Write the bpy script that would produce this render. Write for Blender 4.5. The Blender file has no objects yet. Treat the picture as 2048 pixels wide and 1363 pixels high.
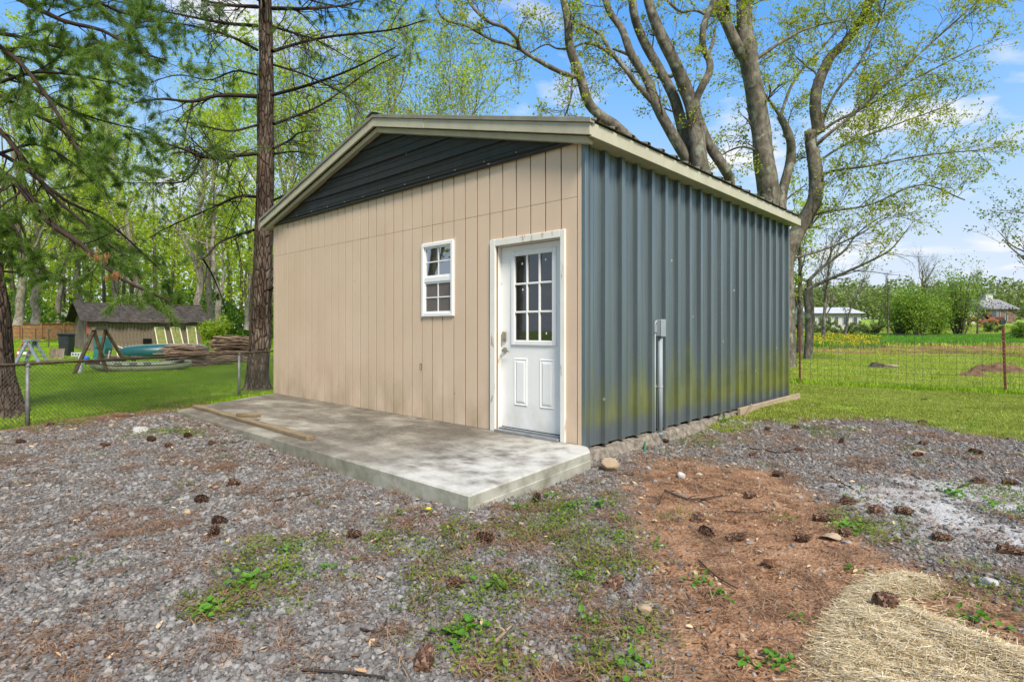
import bpy, math, random
import numpy as np
from mathutils import Vector, Matrix, noise as mnoise

rng = np.random.default_rng(7)
random.seed(7)
scene = bpy.context.scene
COL = scene.collection
rad = math.radians

# ------------------------------------------------------------------ camera
FPX, CXP, HYP, PW = 1143.0, 1024.0, 660.0, 2048.0     # focal length, centre, horizon in photo pixels
RV = np.array([.7317, .6816, 0.]); FV = np.array([-.6816, .7317, 0.]); UV = np.array([0., 0., 1.])
CAM = np.array([3.333, -4.576, 1.13])
cam_d = bpy.data.cameras.new("camera"); cam = bpy.data.objects.new("camera", cam_d); COL.objects.link(cam)
cam.location = CAM
cam.rotation_euler = (rad(90), 0, math.atan2(-FV[0], FV[1]))
cam_d.sensor_width = 36; cam_d.lens = 36 * FPX / PW
cam_d.shift_y = -(681.5 - HYP) / PW
cam_d.clip_end = 3000; cam_d.clip_start = .05
scene.camera = cam

# ------------------------------------------------------------------ sky, sun, exposure
CLOUD_AT = (5.1, 3.9)
SUN_EL, SUN_AZ = rad(50), rad(-64)          # azimuth measured from -y (behind the photographer) towards +x
sun_dir = np.array([math.cos(SUN_EL) * math.sin(-SUN_AZ), -math.cos(SUN_EL) * math.cos(SUN_AZ), math.sin(SUN_EL)])
world = bpy.data.worlds.new("World"); scene.world = world; world.use_nodes = True
wn = world.node_tree.nodes; wl = world.node_tree.links; wn.clear()
def wnode(t, **k):
    n = wn.new(t)
    for a, b in k.items(): setattr(n, a, b)
    return n
out = wnode('ShaderNodeOutputWorld'); bg = wnode('ShaderNodeBackground'); bg.inputs[1].default_value = .14
sky = wnode('ShaderNodeTexSky', sky_type='NISHITA'); sky.sun_disc = False
sky.sun_elevation = SUN_EL; sky.sun_rotation = math.atan2(sun_dir[0], sun_dir[1])
sky.air_density = 1.0; sky.dust_density = .6; sky.ozone_density = .8
tc = wnode('ShaderNodeTexCoord'); sep = wnode('ShaderNodeSeparateXYZ')
wl.new(tc.outputs['Generated'], sep.inputs[0])
zc = wnode('ShaderNodeMath', operation='MAXIMUM'); wl.new(sep.outputs[2], zc.inputs[0]); zc.inputs[1].default_value = .0
za = wnode('ShaderNodeMath', operation='ADD'); wl.new(zc.outputs[0], za.inputs[0]); za.inputs[1].default_value = .12
dx = wnode('ShaderNodeMath', operation='DIVIDE'); wl.new(sep.outputs[0], dx.inputs[0]); wl.new(za.outputs[0], dx.inputs[1])
dy = wnode('ShaderNodeMath', operation='DIVIDE'); wl.new(sep.outputs[1], dy.inputs[0]); wl.new(za.outputs[0], dy.inputs[1])
cmb = wnode('ShaderNodeCombineXYZ'); wl.new(dx.outputs[0], cmb.inputs[0]); wl.new(dy.outputs[0], cmb.inputs[1])
cn = wnode('ShaderNodeTexNoise'); cn.inputs['Scale'].default_value = 1.55; cn.inputs['Detail'].default_value = 8; cn.inputs['Roughness'].default_value = .55
cn.inputs['Distortion'].default_value = .25
cmp_ = wnode('ShaderNodeMapping'); cmp_.inputs['Location'].default_value = (CLOUD_AT[0], CLOUD_AT[1], 0); wl.new(cmb.outputs[0], cmp_.inputs[0]); wl.new(cmp_.outputs[0], cn.inputs['Vector'])
cr = wnode('ShaderNodeValToRGB'); cr.color_ramp.elements[0].position = .55; cr.color_ramp.elements[1].position = .68
wl.new(cn.outputs[0], cr.inputs[0])
cm = wnode('ShaderNodeMixRGB'); cm.inputs[2].default_value = (3.35, 3.4, 3.5, 1)
# a thin pale veil near the horizon, all the way round
hz = wnode('ShaderNodeMapRange'); hz.inputs[1].default_value = 0; hz.inputs[2].default_value = .45; hz.inputs[3].default_value = .35; hz.inputs[4].default_value = 0
hz.clamp = True; wl.new(sep.outputs[2], hz.inputs[0])
hm = wnode('ShaderNodeMixRGB'); hm.inputs[2].default_value = (2.75, 3.0, 3.4, 1)
# one tone curve for the whole sky, like the exposure-blended photograph's
sk = wnode('ShaderNodeVectorMath', operation='SCALE'); sk.inputs['Scale'].default_value = 1 / 8; wl.new(sky.outputs[0], sk.inputs[0])
cu = wnode('ShaderNodeRGBCurve'); wl.new(sk.outputs[0], cu.inputs['Color'])
for ci_, pts_ in enumerate((((0, 0), (1.1, .45), (1.4, .63), (2.3, 1.36), (3.4, 2.05), (5.6, 2.6), (8, 2.8)), ((0, 0), (2.1, 1.60), (3.4, 2.30), (4.7, 2.66), (6, 2.9), (8, 3.1)), ((0, 0), (3.5, 3.40), (5.5, 3.45), (8, 3.5)))):
    cv = cu.mapping.curves[ci_]
    cv.points[0].location = (0, 0); cv.points[1].location = (pts_[-1][0] / 8, pts_[-1][1] / 8)
    for a_, b_ in pts_[1:-1]: cv.points.new(a_ / 8, b_ / 8)
cu.mapping.update()
ks = wnode('ShaderNodeVectorMath', operation='SCALE'); ks.inputs['Scale'].default_value = 8; wl.new(cu.outputs[0], ks.inputs[0])
wl.new(hz.outputs[0], hm.inputs[0]); wl.new(ks.outputs[0], hm.inputs[1])
wl.new(cr.outputs[0], cm.inputs[0]); wl.new(hm.outputs[0], cm.inputs[1])
wl.new(cm.outputs[0], bg.inputs[0]); wl.new(bg.outputs[0], out.inputs[0])

sl = bpy.data.lights.new("sun", 'SUN'); so = bpy.data.objects.new("sun", sl); COL.objects.link(so)
sl.energy = 2.8; sl.angle = rad(17); sl.color = (1, .92, .79)
so.rotation_euler = Vector(-sun_dir).to_track_quat('-Z', 'Y').to_euler()
scene.view_settings.view_transform = 'Standard'; scene.view_settings.look = 'None'
scene.view_settings.exposure = 1.07; scene.view_settings.gamma = 1; scene.view_settings.use_curve_mapping = False
cy = scene.cycles
try:
    cy.max_bounces = 6; cy.transparent_max_bounces = 12; cy.diffuse_bounces = 3; cy.glossy_bounces = 3; cy.transmission_bounces = 4
    cy.use_denoising = True; cy.use_adaptive_sampling = True; cy.adaptive_threshold = .015; cy.caustics_reflective = False; cy.caustics_refractive = False
except Exception: pass

# ------------------------------------------------------------------ helpers: places
def ray(px, py): return FV + RV * ((px - CXP) / FPX) + UV * ((HYP - py) / FPX)
def at(px, py, d): return CAM + ray(px, py) * d
def Xd(x, y): return (x - CAM[0]) * RV[0] + (y - CAM[1]) * RV[1], (x - CAM[0]) * FV[0] + (y - CAM[1]) * FV[1]
def sstep(a, b, t):
    t = np.clip((t - a) / (b - a), 0, 1); return t * t * (3 - 2 * t)
P1 = np.array([-8.051, -3.231]); P2 = np.array([-9.926, .646])
FD = (P2 - P1) / np.linalg.norm(P2 - P1); FN = np.array([-FD[1], FD[0]])      # along the side fence, and out into the far yard
def wob(x, y):
    return (.5 * np.sin(1.7 * x + 2.1 * y + .4) + .35 * np.sin(3.1 * x - 2.3 * y + 1.7) + .25 * np.sin(5.3 * x + 4.1 * y) + .2 * np.sin(-4.1 * x + 7.7 * y + 2.2))
def ground_z(x, y):
    x = np.asarray(x, float); y = np.asarray(y, float)
    X, d = Xd(x, y)
    z = -.165 + .012 * wob(x, y)
    z = z + .15 * np.exp(-((x + 4.4) / 2.6) ** 2 - ((y + 2.7) / 1.5) ** 2)
    z = z + .05 * np.exp(-((x - .45) / .7) ** 2 - ((y + 2.0) / .9) ** 2)
    s = (x - P1[0]) * FN[0] + (y - P1[1]) * FN[1]
    z = z + (-.40 - z) * sstep(-2.0, -.25, s)
    rt = sstep(4.5, 10, y) * (1 - sstep(-2., 0, s))
    z = z + (-.26 - z) * rt
    z = z + .11 * np.exp(-((x - .1) / .8) ** 2 - ((y - 5.2) / 2.) ** 2) + .05 * np.exp(-((x - 3.4) / 1.8) ** 2 - ((y - 3.2) / 1.2) ** 2)
    side = sstep(-6, 0, X)
    up = (.021 * side + .025 * (1 - side)) * np.clip(d - 14, 0, 36)
    up = up + np.where(X > 0, .045, .02) * np.clip(d - 50, 0, 60)
    z = z + up + .03 * wob(x * .35, y * .35) * sstep(13, 20, d)
    return z
def gz(x, y): return float(ground_z(x, y))
def on_ground(px, py, dz=0.):
    r = ray(px, py); ds = np.geomspace(1.2, 260, 900)
    P = CAM + r * ds[:, None]; h = P[:, 2] - ground_z(P[:, 0], P[:, 1]) - dz
    i = np.argmax(h < 0) if (h < 0).any() else len(ds) - 1
    i = max(i, 1); a, b = h[i - 1], h[i]; t = a / (a - b) if a != b else 0
    return CAM + r * (ds[i - 1] + (ds[i] - ds[i - 1]) * t)
def at_d(px, d):
    """a point of the ground at picture column px and distance d"""
    p = CAM + FV * d + RV * ((px - CXP) / FPX * d); p[2] = gz(p[0], p[1]); return p

# ------------------------------------------------------------------ helpers: objects
def link(o): COL.objects.link(o); return o
def tag(o, label=None, cat=None, group=None, kind=None):
    if label: o['label'] = label
    if cat: o['category'] = cat
    if group: o['group'] = group
    if kind: o['kind'] = kind
    return o
def empty(name, loc, rz=0., label=None, cat=None, group=None):
    o = link(bpy.data.objects.new(name, None)); o.location = [float(v) for v in loc]; o.rotation_euler = (0, 0, rz); o.empty_display_size = .2
    return tag(o, label, cat, group)
def raw_mesh(name, V, quads=None, tris=None, smooth=False, mat=None):
    me = bpy.data.meshes.new(name); V = np.asarray(V, np.float32).reshape(-1, 3)
    q = np.zeros((0, 4), np.int32) if quads is None else np.asarray(quads, np.int32).reshape(-1, 4)
    t = np.zeros((0, 3), np.int32) if tris is None else np.asarray(tris, np.int32).reshape(-1, 3)
    me.vertices.add(len(V)); me.vertices.foreach_set("co", V.ravel())
    L = np.concatenate([q.ravel(), t.ravel()]); me.loops.add(len(L)); me.loops.foreach_set("vertex_index", L)
    n = len(q) + len(t); me.polygons.add(n)
    st = np.concatenate([np.arange(len(q)) * 4, len(q) * 4 + np.arange(len(t)) * 3]); me.polygons.foreach_set("loop_start", st.astype(np.int32))
    if smooth: me.polygons.foreach_set("use_smooth", np.ones(n, bool))
    me.update(calc_edges=True)
    if mat: me.materials.append(mat)
    return me
def obj(name, me, parent=None, **k):
    o = link(bpy.data.objects.new(name, me))
    if parent is not None: o.parent = parent
    return tag(o, **k)
class MB:
    def __init__(s): s.v = []; s.f = []; s.n = 0
    def add(s, V, Fs):
        s.v.extend([tuple(map(float, p)) for p in V]); s.f.extend([tuple(int(i) + s.n for i in f) for f in Fs]); s.n = len(s.v); return s
    def box(s, a, b, M=None):
        x0, y0, z0 = a; x1, y1, z1 = b
        V = [(x0, y0, z0), (x1, y0, z0), (x1, y1, z0), (x0, y1, z0), (x0, y0, z1), (x1, y0, z1), (x1, y1, z1), (x0, y1, z1)]
        if M is not None: V = [M(Vector(p)) for p in V]
        return s.add(V, [(0, 3, 2, 1), (4, 5, 6, 7), (0, 1, 5, 4), (1, 2, 6, 5), (2, 3, 7, 6), (3, 0, 4, 7)])
    def beam(s, a, b, w, h, up=(0, 0, 1)):
        a = Vector(a); b = Vector(b); t = (b - a).normalized(); u = Vector(up); sd = t.cross(u)
        if sd.length < 1e-4: sd = t.cross(Vector((1, 0, 0)))
        sd.normalize(); u = sd.cross(t); V = []
        for p in (a, b):
            for i, j in ((-1, -1), (1, -1), (1, 1), (-1, 1)): V.append(p + sd * (w / 2 * i) + u * (h / 2 * j))
        return s.add(V, [(0, 1, 2, 3), (7, 6, 5, 4), (0, 4, 5, 1), (1, 5, 6, 2), (2, 6, 7, 3), (3, 7, 4, 0)])
    def tube(s, pts, r, n=8, cap=True):
        V, Q, _ = tubes(np.asarray(pts, float)[None], (np.asarray(r, float) * np.ones(len(pts)))[None], n)
        Fs = [tuple(q) for q in Q]
        if cap: Fs += [tuple(range(n - 1, -1, -1)), tuple(range(len(V) - n, len(V)))]
        return s.add(V, Fs)
    def prism(s, poly, fn):
        """poly: outline points; fn(p, k) gives the 3D point of the outline at end k (0, 1)"""
        m = len(poly); V = [fn(p, 0) for p in poly] + [fn(p, 1) for p in poly]
        return s.add(V, [tuple(range(m))[::-1], tuple(range(m, 2 * m))] + [(i, (i + 1) % m, m + (i + 1) % m, m + i) for i in range(m)])
    def mesh(s, name, mat=None, smooth=False, bevel=0):
        me = bpy.data.meshes.new(name); me.from_pydata(s.v, [], s.f)
        if bevel or True:
            import bmesh
            bm = bmesh.new(); bm.from_mesh(me); bmesh.ops.recalc_face_normals(bm, faces=bm.faces)
            if bevel: bmesh.ops.bevel(bm, geom=list(bm.edges), offset=bevel, segments=1, affect='EDGES', profile=.5)
            bm.to_mesh(me); bm.free()
        if smooth: me.polygons.foreach_set("use_smooth", np.ones(len(me.polygons), bool))
        me.update()
        if mat: me.materials.append(mat)
        return me
    def build(s, name, mat, parent=None, smooth=False, bevel=0, **k):
        return obj(name, s.mesh(name, mat, smooth, bevel), parent, **k)
def tubes(P, Rr, n):
    """batch of tubes: P (B,m,3), Rr (B,m) -> verts, quads"""
    B, m, _ = P.shape
    T = np.gradient(P, axis=1); T /= np.linalg.norm(T, axis=2, keepdims=True) + 1e-9
    mean = np.abs(T.mean(axis=1)); ref = np.zeros((B, 3)); ref[np.arange(B), np.argmin(mean, axis=1)] = 1
    A = np.cross(T, ref[:, None, :]); A /= np.linalg.norm(A, axis=2, keepdims=True) + 1e-9
    Bv = np.cross(T, A)
    th = np.arange(n) * 2 * np.pi / n
    V = P[:, :, None, :] + Rr[:, :, None, None] * (A[:, :, None, :] * np.cos(th)[None, None, :, None] + Bv[:, :, None, :] * np.sin(th)[None, None, :, None])
    i, j, k = np.meshgrid(np.arange(B), np.arange(m - 1), np.arange(n), indexing='ij')
    idx = lambda a, b, c: ((a * m + b) * n + c % n)
    Q = np.stack([idx(i, j, k), idx(i, j, k + 1), idx(i, j + 1, k + 1), idx(i, j + 1, k)], -1).reshape(-1, 4)
    return V.reshape(-1, 3), Q, (T, A, Bv)
def smooth_line(pts, n):
    """Catmull-Rom through pts (rows), n samples"""
    P = np.asarray(pts, float); k = len(P)
    if k == 2: return P[0] + (P[1] - P[0]) * np.linspace(0, 1, n)[:, None]
    Q = np.vstack([2 * P[0] - P[1], P, 2 * P[-1] - P[-2]]); o = []
    for t in np.linspace(0, k - 1 - 1e-6, n):
        i = int(t); u = t - i; a, b, c, d = Q[i:i + 4]
        o.append(.5 * (2 * b + (c - a) * u + (2 * a - 5 * b + 4 * c - d) * u * u + (3 * b - a - 3 * c + d) * u ** 3))
    return np.array(o)
def copy_tree(o, parent=None):
    c = o.copy(); link(c); c.parent = parent
    for ch in list(o.children): copy_tree(ch, c)
    return c
def scatter(name, pts, rots, scl, idx, sources, **k):
    """one object of real instances: a point per piece, placed by geometry nodes"""
    n = len(pts); me = bpy.data.meshes.new(name); me.vertices.add(n); me.vertices.foreach_set("co", np.asarray(pts, np.float32).ravel())
    a = me.attributes.new("rot", 'FLOAT_VECTOR', 'POINT'); a.data.foreach_set("vector", np.asarray(rots, np.float32).ravel())
    a = me.attributes.new("scl", 'FLOAT_VECTOR', 'POINT'); s3 = np.asarray(scl, np.float32)
    if s3.ndim == 1: s3 = np.repeat(s3[:, None], 3, 1)
    a.data.foreach_set("vector", s3.ravel())
    a = me.attributes.new("idx", 'INT', 'POINT'); a.data.foreach_set("value", np.asarray(idx, np.int32))
    c = bpy.data.collections.new(name + "_pieces")
    for i, m in enumerate(sources):
        c.objects.link(bpy.data.objects.new("%s_piece_%02d" % (name, i), m))
    ng = bpy.data.node_groups.new(name, 'GeometryNodeTree')
    ng.interface.new_socket("Geometry", in_out='INPUT', socket_type='NodeSocketGeometry'); ng.interface.new_socket("Geometry", in_out='OUTPUT', socket_type='NodeSocketGeometry')
    gi = ng.nodes.new('NodeGroupInput'); go = ng.nodes.new('NodeGroupOutput'); ip = ng.nodes.new('GeometryNodeInstanceOnPoints')
    ci = ng.nodes.new('GeometryNodeCollectionInfo'); ci.inputs['Collection'].default_value = c; ci.inputs['Separate Children'].default_value = True; ci.inputs['Reset Children'].default_value = True
    def na(nm, t):
        q = ng.nodes.new('GeometryNodeInputNamedAttribute'); q.data_type = t; q.inputs['Name'].default_value = nm; return q.outputs[0]
    ng.links.new(gi.outputs[0], ip.inputs['Points']); ng.links.new(ci.outputs[0], ip.inputs['Instance'])
    ip.inputs['Pick Instance'].default_value = True
    ng.links.new(na('idx', 'INT'), ip.inputs['Instance Index']); ng.links.new(na('rot', 'FLOAT_VECTOR'), ip.inputs['Rotation']); ng.links.new(na('scl', 'FLOAT_VECTOR'), ip.inputs['Scale'])
    ng.links.new(ip.outputs[0], go.inputs[0])
    o = obj(name, me, **k); md = o.modifiers.new("scatter", 'NODES'); md.node_group = ng
    return o

# ------------------------------------------------------------------ helpers: materials
class NM:
    """small node-material writer"""
    def __init__(s, name, rough=.8, spec=.3, metal=0.):
        s.m = bpy.data.materials.new(name); s.m.use_nodes = True; s.t = s.m.node_tree; s.b = s.t.nodes['Principled BSDF']
        s.b.inputs['Roughness'].default_value = rough; s.b.inputs['Specular IOR Level'].default_value = spec; s.b.inputs['Metallic'].default_value = metal
        s.geo = s.t.nodes.new('ShaderNodeNewGeometry'); s.pos = s.geo.outputs['Position']; s.tc = s.t.nodes.new('ShaderNodeTexCoord'); s.objc = s.tc.outputs['Object']
    def n(s, t, **k):
        q = s.t.nodes.new(t)
        for a, b in k.items(): setattr(q, a, b)
        return q
    def _in(s, sock, v):
        if isinstance(v, bpy.types.NodeSocket): s.t.links.new(v, sock)
        elif isinstance(v, (tuple, list)): sock.default_value = (*v, 1) if len(v) == 3 and len(sock.default_value) == 4 else v
        else: sock.default_value = v
    def scaled(s, vec, sc):
        q = s.n('ShaderNodeMapping'); q.inputs['Scale'].default_value = sc; s._in(q.inputs[0], vec); return q.outputs[0]
    def noise(s, scale, detail=4, vec=None, rough=.55, dist=0.):
        q = s.n('ShaderNodeTexNoise'); q.inputs['Scale'].default_value = scale; q.inputs['Detail'].default_value = detail; q.inputs['Roughness'].default_value = rough
        q.inputs['Distortion'].default_value = dist; s._in(q.inputs['Vector'], s.pos if vec is None else vec); return q.outputs[0]
    def voro(s, scale, vec=None, feature='F1'):
        q = s.n('ShaderNodeTexVoronoi', feature=feature); q.inputs['Scale'].default_value = scale; s._in(q.inputs['Vector'], s.pos if vec is None else vec); return q
    def ramp(s, f, stops):
        q = s.n('ShaderNodeValToRGB'); e = q.color_ramp.elements
        while len(e) < len(stops): e.new(.5)
        for i, (p, c) in enumerate(stops):
            e[i].position = p; e[i].color = (*c, 1) if isinstance(c, (tuple, list)) else (c, c, c, 1)
        s._in(q.inputs[0], f); return q.outputs[0]
    def mix(s, f, a, b, mode='MIX'):
        q = s.n('ShaderNodeMixRGB', blend_type=mode); s._in(q.inputs[0], f); s._in(q.inputs[1], a); s._in(q.inputs[2], b); return q.outputs[0]
    def math(s, op, a, b=0., clamp=False):
        q = s.n('ShaderNodeMath', operation=op); q.use_clamp = clamp; s._in(q.inputs[0], a); s._in(q.inputs[1], b); return q.outputs[0]
    def map(s, v, a, b, c=0., d=1.):
        q = s.n('ShaderNodeMapRange'); s._in(q.inputs[0], v)
        for i, t in enumerate((a, b, c, d)): q.inputs[1 + i].default_value = t
        return q.outputs[0]
    def sepz(s, vec=None, i=2):
        q = s.n('ShaderNodeSeparateXYZ'); s._in(q.inputs[0], s.pos if vec is None else vec); return q.outputs[i]
    def bump(s, h, strength=.3, dist=.01):
        q = s.n('ShaderNodeBump'); q.inputs['Strength'].default_value = strength; q.inputs['Distance'].default_value = dist; s._in(q.inputs['Height'], h)
        s.t.links.new(q.outputs[0], s.b.inputs['Normal']); return s
    def col(s, c): s._in(s.b.inputs['Base Color'], c); return s
    def rough(s, r): s._in(s.b.inputs['Roughness'], r); return s
    def isl(s): return s.geo.outputs['Random Per Island']
    def inst(s): return s.n('ShaderNodeObjectInfo').outputs['Random']
    def attr(s, nm):
        q = s.n('ShaderNodeAttribute'); q.attribute_name = nm; return q
    def translucent(s, c, f=.4):
        tr = s.n('ShaderNodeBsdfTranslucent'); s._in(tr.inputs[0], c); mx = s.n('ShaderNodeMixShader'); mx.inputs[0].default_value = f
        o = s.t.nodes['Material Output']; s.t.links.new(s.b.outputs[0], mx.inputs[1]); s.t.links.new(tr.outputs[0], mx.inputs[2]); s.t.links.new(mx.outputs[0], o.inputs[0]); return s
def plain(name, c, rough=.7, spec=.3, metal=0., var=.25, scale=6., bump=0., bs=60., local=False):
    q = NM(name, rough, spec, metal); v = q.objc if local else None
    lo = tuple(x * (1 - var) for x in c); hi = tuple(min(1, x * (1 + var)) for x in c)
    q.col(q.ramp(q.noise(scale, 5, v), [(.3, lo), (.7, hi)]))
    if bump: q.bump(q.noise(bs, 4, v), bump, .01)
    return q.m
def leafmat(name, stops, trans=.45, clump=.35):
    q = NM(name, .55, .25)
    a = q.math('ADD', q.math('MULTIPLY', q.isl(), 1 - clump), q.math('MULTIPLY', q.noise(1.1, 3), clump))
    c = q.ramp(a, stops); q.col(c).translucent(c, trans); return q.m
def grassmat(name, stops, trans=.4, patch=.6):
    q = NM(name, .6, .2)
    a = q.math('ADD', q.math('MULTIPLY', q.inst(), 1 - patch), q.math('MULTIPLY', q.math('ADD', q.math('MULTIPLY', q.noise(.6, 4), .55), q.math('MULTIPLY', q.noise(2.6, 4), .45)), patch)); a = q.map(a, .22, .78)
    c = q.ramp(a, stops); q.col(c).translucent(c, trans); return q.m

# ------------------------------------------------------------------ ground zones
def sd_poly(x, y, poly):
    """signed distance in metres to a ground polygon, positive inside"""
    P = np.stack([x, y], -1); d2 = np.full(len(P), 1e9); ins = np.zeros(len(P), bool); m = len(poly)
    for i in range(m):
        a = poly[i]; b = poly[(i + 1) % m]; e = b - a; w = P - a
        t = np.clip((w @ e) / (e @ e + 1e-12), 0, 1); q = w - t[:, None] * e; d2 = np.minimum(d2, (q * q).sum(1))
        c = (a[1] <= P[:, 1]) != (b[1] <= P[:, 1])
        xi = a[0] + (P[:, 1] - a[1]) / (b[1] - a[1] + 1e-12) * (b[0] - a[0]); ins ^= c & (P[:, 0] < xi)
    return np.sqrt(d2) * np.where(ins, 1, -1)
def gpoly(pts): return np.array([on_ground(a, b)[:2] for a, b in pts])
G1 = gpoly([(-1300, 1000), (-400, 905), (60, 856), (250, 838), (352, 822), (640, 885), (940, 1000), (1180, 930), (1300, 880), (1480, 838), (1420, 900), (1300, 925), (1255, 965), (1262, 1060), (1300, 1180), (1285, 1363), (1260, 1900), (-1300, 1900)])
G2 = gpoly([(1470, 852), (1560, 840), (1680, 834), (1800, 840), (1950, 868), (2100, 895), (2400, 950), (2400, 1330), (2048, 1195), (1780, 1095), (1660, 1000), (1580, 940), (1450, 925), (1380, 895)])
DIRT = gpoly([(1285, 905), (1420, 930), (1560, 940), (1640, 1000), (1700, 1060), (1760, 1110), (1900, 1160), (2048, 1215), (2400, 1330), (2400, 1900), (1330, 1900), (1300, 1363), (1312, 1180), (1262, 1040), (1258, 960)])
DUST = gpoly([(1700, 968), (1800, 962), (1900, 985), (2048, 975), (2300, 980), (2300, 1110), (2048, 1095), (1980, 1035), (1900, 1060), (1830, 1015), (1770, 1000)])
NEED = gpoly([(-300, 840), (60, 838), (200, 812), (400, 788), (440, 797), (250, 838), (60, 858), (-300, 890)])
YARD = gpoly([(-400, 872), (60, 858), (352, 820), (940, 990), (1180, 910), (1480, 838), (1680, 836), (1800, 842), (1950, 870), (2100, 895), (2400, 950), (2400, 1900), (-400, 1900)])
SOIL = gpoly([(1605, 699), (1780, 690), (2048, 690), (2400, 689), (2400, 718), (2048, 716), (1800, 711), (1605, 707)])
TALL = gpoly([(1600, 676), (1800, 673), (2400, 673), (2400, 690), (1780, 690), (1600, 698)])
WEED = [gpoly(p) for p in (
    [(360, 1200), (480, 1105), (640, 1085), (760, 1055), (850, 1075), (830, 1120), (660, 1160), (450, 1215)],
    [(780, 1100), (900, 1060), (960, 1030), (1180, 985), (1290, 1030), (1270, 1150), (1130, 1165), (1000, 1120), (880, 1180)],
    [(870, 1210), (960, 1150), (1120, 1140), (1160, 1220), (1020, 1270), (960, 1363), (870, 1300)],
    [(1230, 1230), (1330, 1220), (1330, 1363), (1100, 1363)],
    [(1880, 1170), (2048, 1150), (2200, 1180), (2200, 1260), (2048, 1215)],
    [(1690, 1000), (1830, 1030), (1760, 1080), (1680, 1060)],
    [(1930, 990), (2048, 985), (2048, 1030), (1960, 1020)])]
def zones(x, y):
    w = .10 * wob(x * 1.9, y * 1.9) + .05 * wob(x * 5.1 + 3, y * 5.3)
    z = {}
    z['gravel'] = np.maximum(sstep(-.25, .2, sd_poly(x, y, G1) + w), sstep(-.3, .25, sd_poly(x, y, G2) + w))
    z['dirt'] = sstep(-.45, .5, sd_poly(x, y, DIRT) + w)
    z['dust'] = sstep(-.3, .2, sd_poly(x, y, DUST) + 1.6 * w + .18) * sstep(-.5, .3, wob(x * 1.3 + 4, y * 2.3) + .5)
    z['yard'] = np.maximum(sstep(-.35, .15, sd_poly(x, y, YARD) + w), sstep(-.6, -1.2, (x - P1[0]) * FN[0] + (y - P1[1]) * FN[1] + w) * sstep(-2.2, -3.2, y + w))
    z['need'] = np.maximum(sstep(-.4, .4, sd_poly(x, y, NEED) + 2 * w), .55 * z['gravel'] * sstep(.25, .8, wob(x * .9 + 1, y * 1.3 + 2)))
    z['soil'] = sstep(-.9, .3, sd_poly(x, y, SOIL) + 3 * w)
    wd = np.zeros(len(x))
    for p in WEED: wd = np.maximum(wd, sstep(-.22, .15, sd_poly(x, y, p) + 1.3 * w))
    z['weed'] = wd * sstep(-.55, .35, wob(x * 2.3, y * 2.7) + .15)
    return z

# ground sheet: rings round the photographer's place, fine near and coarse far
na_, nr_ = 640, 250
th = np.linspace(0, 2 * np.pi, na_, endpoint=False); rr = np.concatenate([[0.], np.geomspace(.5, 900, nr_)])
gx = CAM[0] + rr[:, None] * np.cos(th); gy = CAM[1] + rr[:, None] * np.sin(th)
gx = gx.ravel(); gy = gy.ravel(); V = np.stack([gx, gy, ground_z(gx, gy)], -1)
ii, jj = np.meshgrid(np.arange(nr_), np.arange(na_), indexing='ij')
Q = np.stack([ii * na_ + jj, (ii + 1) * na_ + jj, (ii + 1) * na_ + (jj + 1) % na_, ii * na_ + (jj + 1) % na_], -1).reshape(-1, 4)
# ------ ground material
q = NM('ground', .95, .15)
zA, zB = q.attr('zone_a'), q.attr('zone_b')
sA = q.n('ShaderNodeSeparateColor'); q._in(sA.inputs[0], zA.outputs[0]); sB = q.n('ShaderNodeSeparateColor'); q._in(sB.inputs[0], zB.outputs[0])
fine = q.noise(45, 6); med = q.noise(7, 5); big = q.noise(.9, 4)
grass_c = q.ramp(q.math('ADD', q.math('MULTIPLY', big, .6), q.math('MULTIPLY', med, .4)), [(.32, (.22, .17, .08)), (.42, (.21, .24, .05)), (.52, (.20, .33, .03)), (.62, (.27, .40, .04)), (.74, (.38, .36, .13))])
vor = q.voro(42)
grav_c = q.ramp(q.math('ADD', q.math('MULTIPLY', q.n('ShaderNodeSeparateColor').outputs[0], 0), fine), [(.3, (.05, .043, .037)), (.5, (.13, .115, .10)), (.7, (.25, .23, .21))])
vs = q.n('ShaderNodeSeparateColor'); q._in(vs.inputs[0], vor.outputs['Color'])
grav_c = q.mix(.6, grav_c, q.ramp(vs.outputs[0], [(0, (.06, .052, .045)), (.4, (.15, .135, .12)), (.8, (.25, .235, .22)), (1, (.36, .32, .28))]))
dirt_c = q.ramp(q.math('ADD', q.math('MULTIPLY', med, .5), q.math('MULTIPLY', fine, .5)), [(.32, (.12, .062, .035)), (.5, (.30, .162, .088)), (.68, (.44, .275, .165))])
need_c = q.ramp(fine, [(.3, (.10, .045, .025)), (.55, (.25, .12, .065)), (.75, (.36, .22, .13))])
dust_c = q.ramp(med, [(.3, (.33, .32, .31)), (.7, (.54, .53, .51))])
soil_c = q.ramp(med, [(.3, (.20, .085, .045)), (.7, (.34, .16, .09))])
sharp = lambda v, nz, w=.5: q.map(q.math('ADD', v, q.math('MULTIPLY', q.math('SUBTRACT', nz, .5), 1.3)), .5 - w / 2, .5 + w / 2)
c = q.mix(sharp(sB.outputs[2], med), grass_c, q.ramp(fine, [(.3, (.085, .055, .035)), (.55, (.20, .14, .095)), (.75, (.30, .24, .185))]))
c = q.mix(sharp(sB.outputs[1], med), c, soil_c)
c = q.mix(sharp(sA.outputs[0], med), c, grav_c)
c = q.mix(sharp(sA.outputs[1], med), c, dirt_c)
c = q.mix(q.math('MULTIPLY', sharp(sB.outputs[0], med), .8), c, need_c)
c = q.mix(q.math('MULTIPLY', sharp(sA.outputs[2], fine), .9), c, dust_c)
q.col(c); q.bump(q.math('ADD', fine, q.math('MULTIPLY', q.voro(60).outputs[0], .8)), .7, .02)
M_ground = q.m
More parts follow.
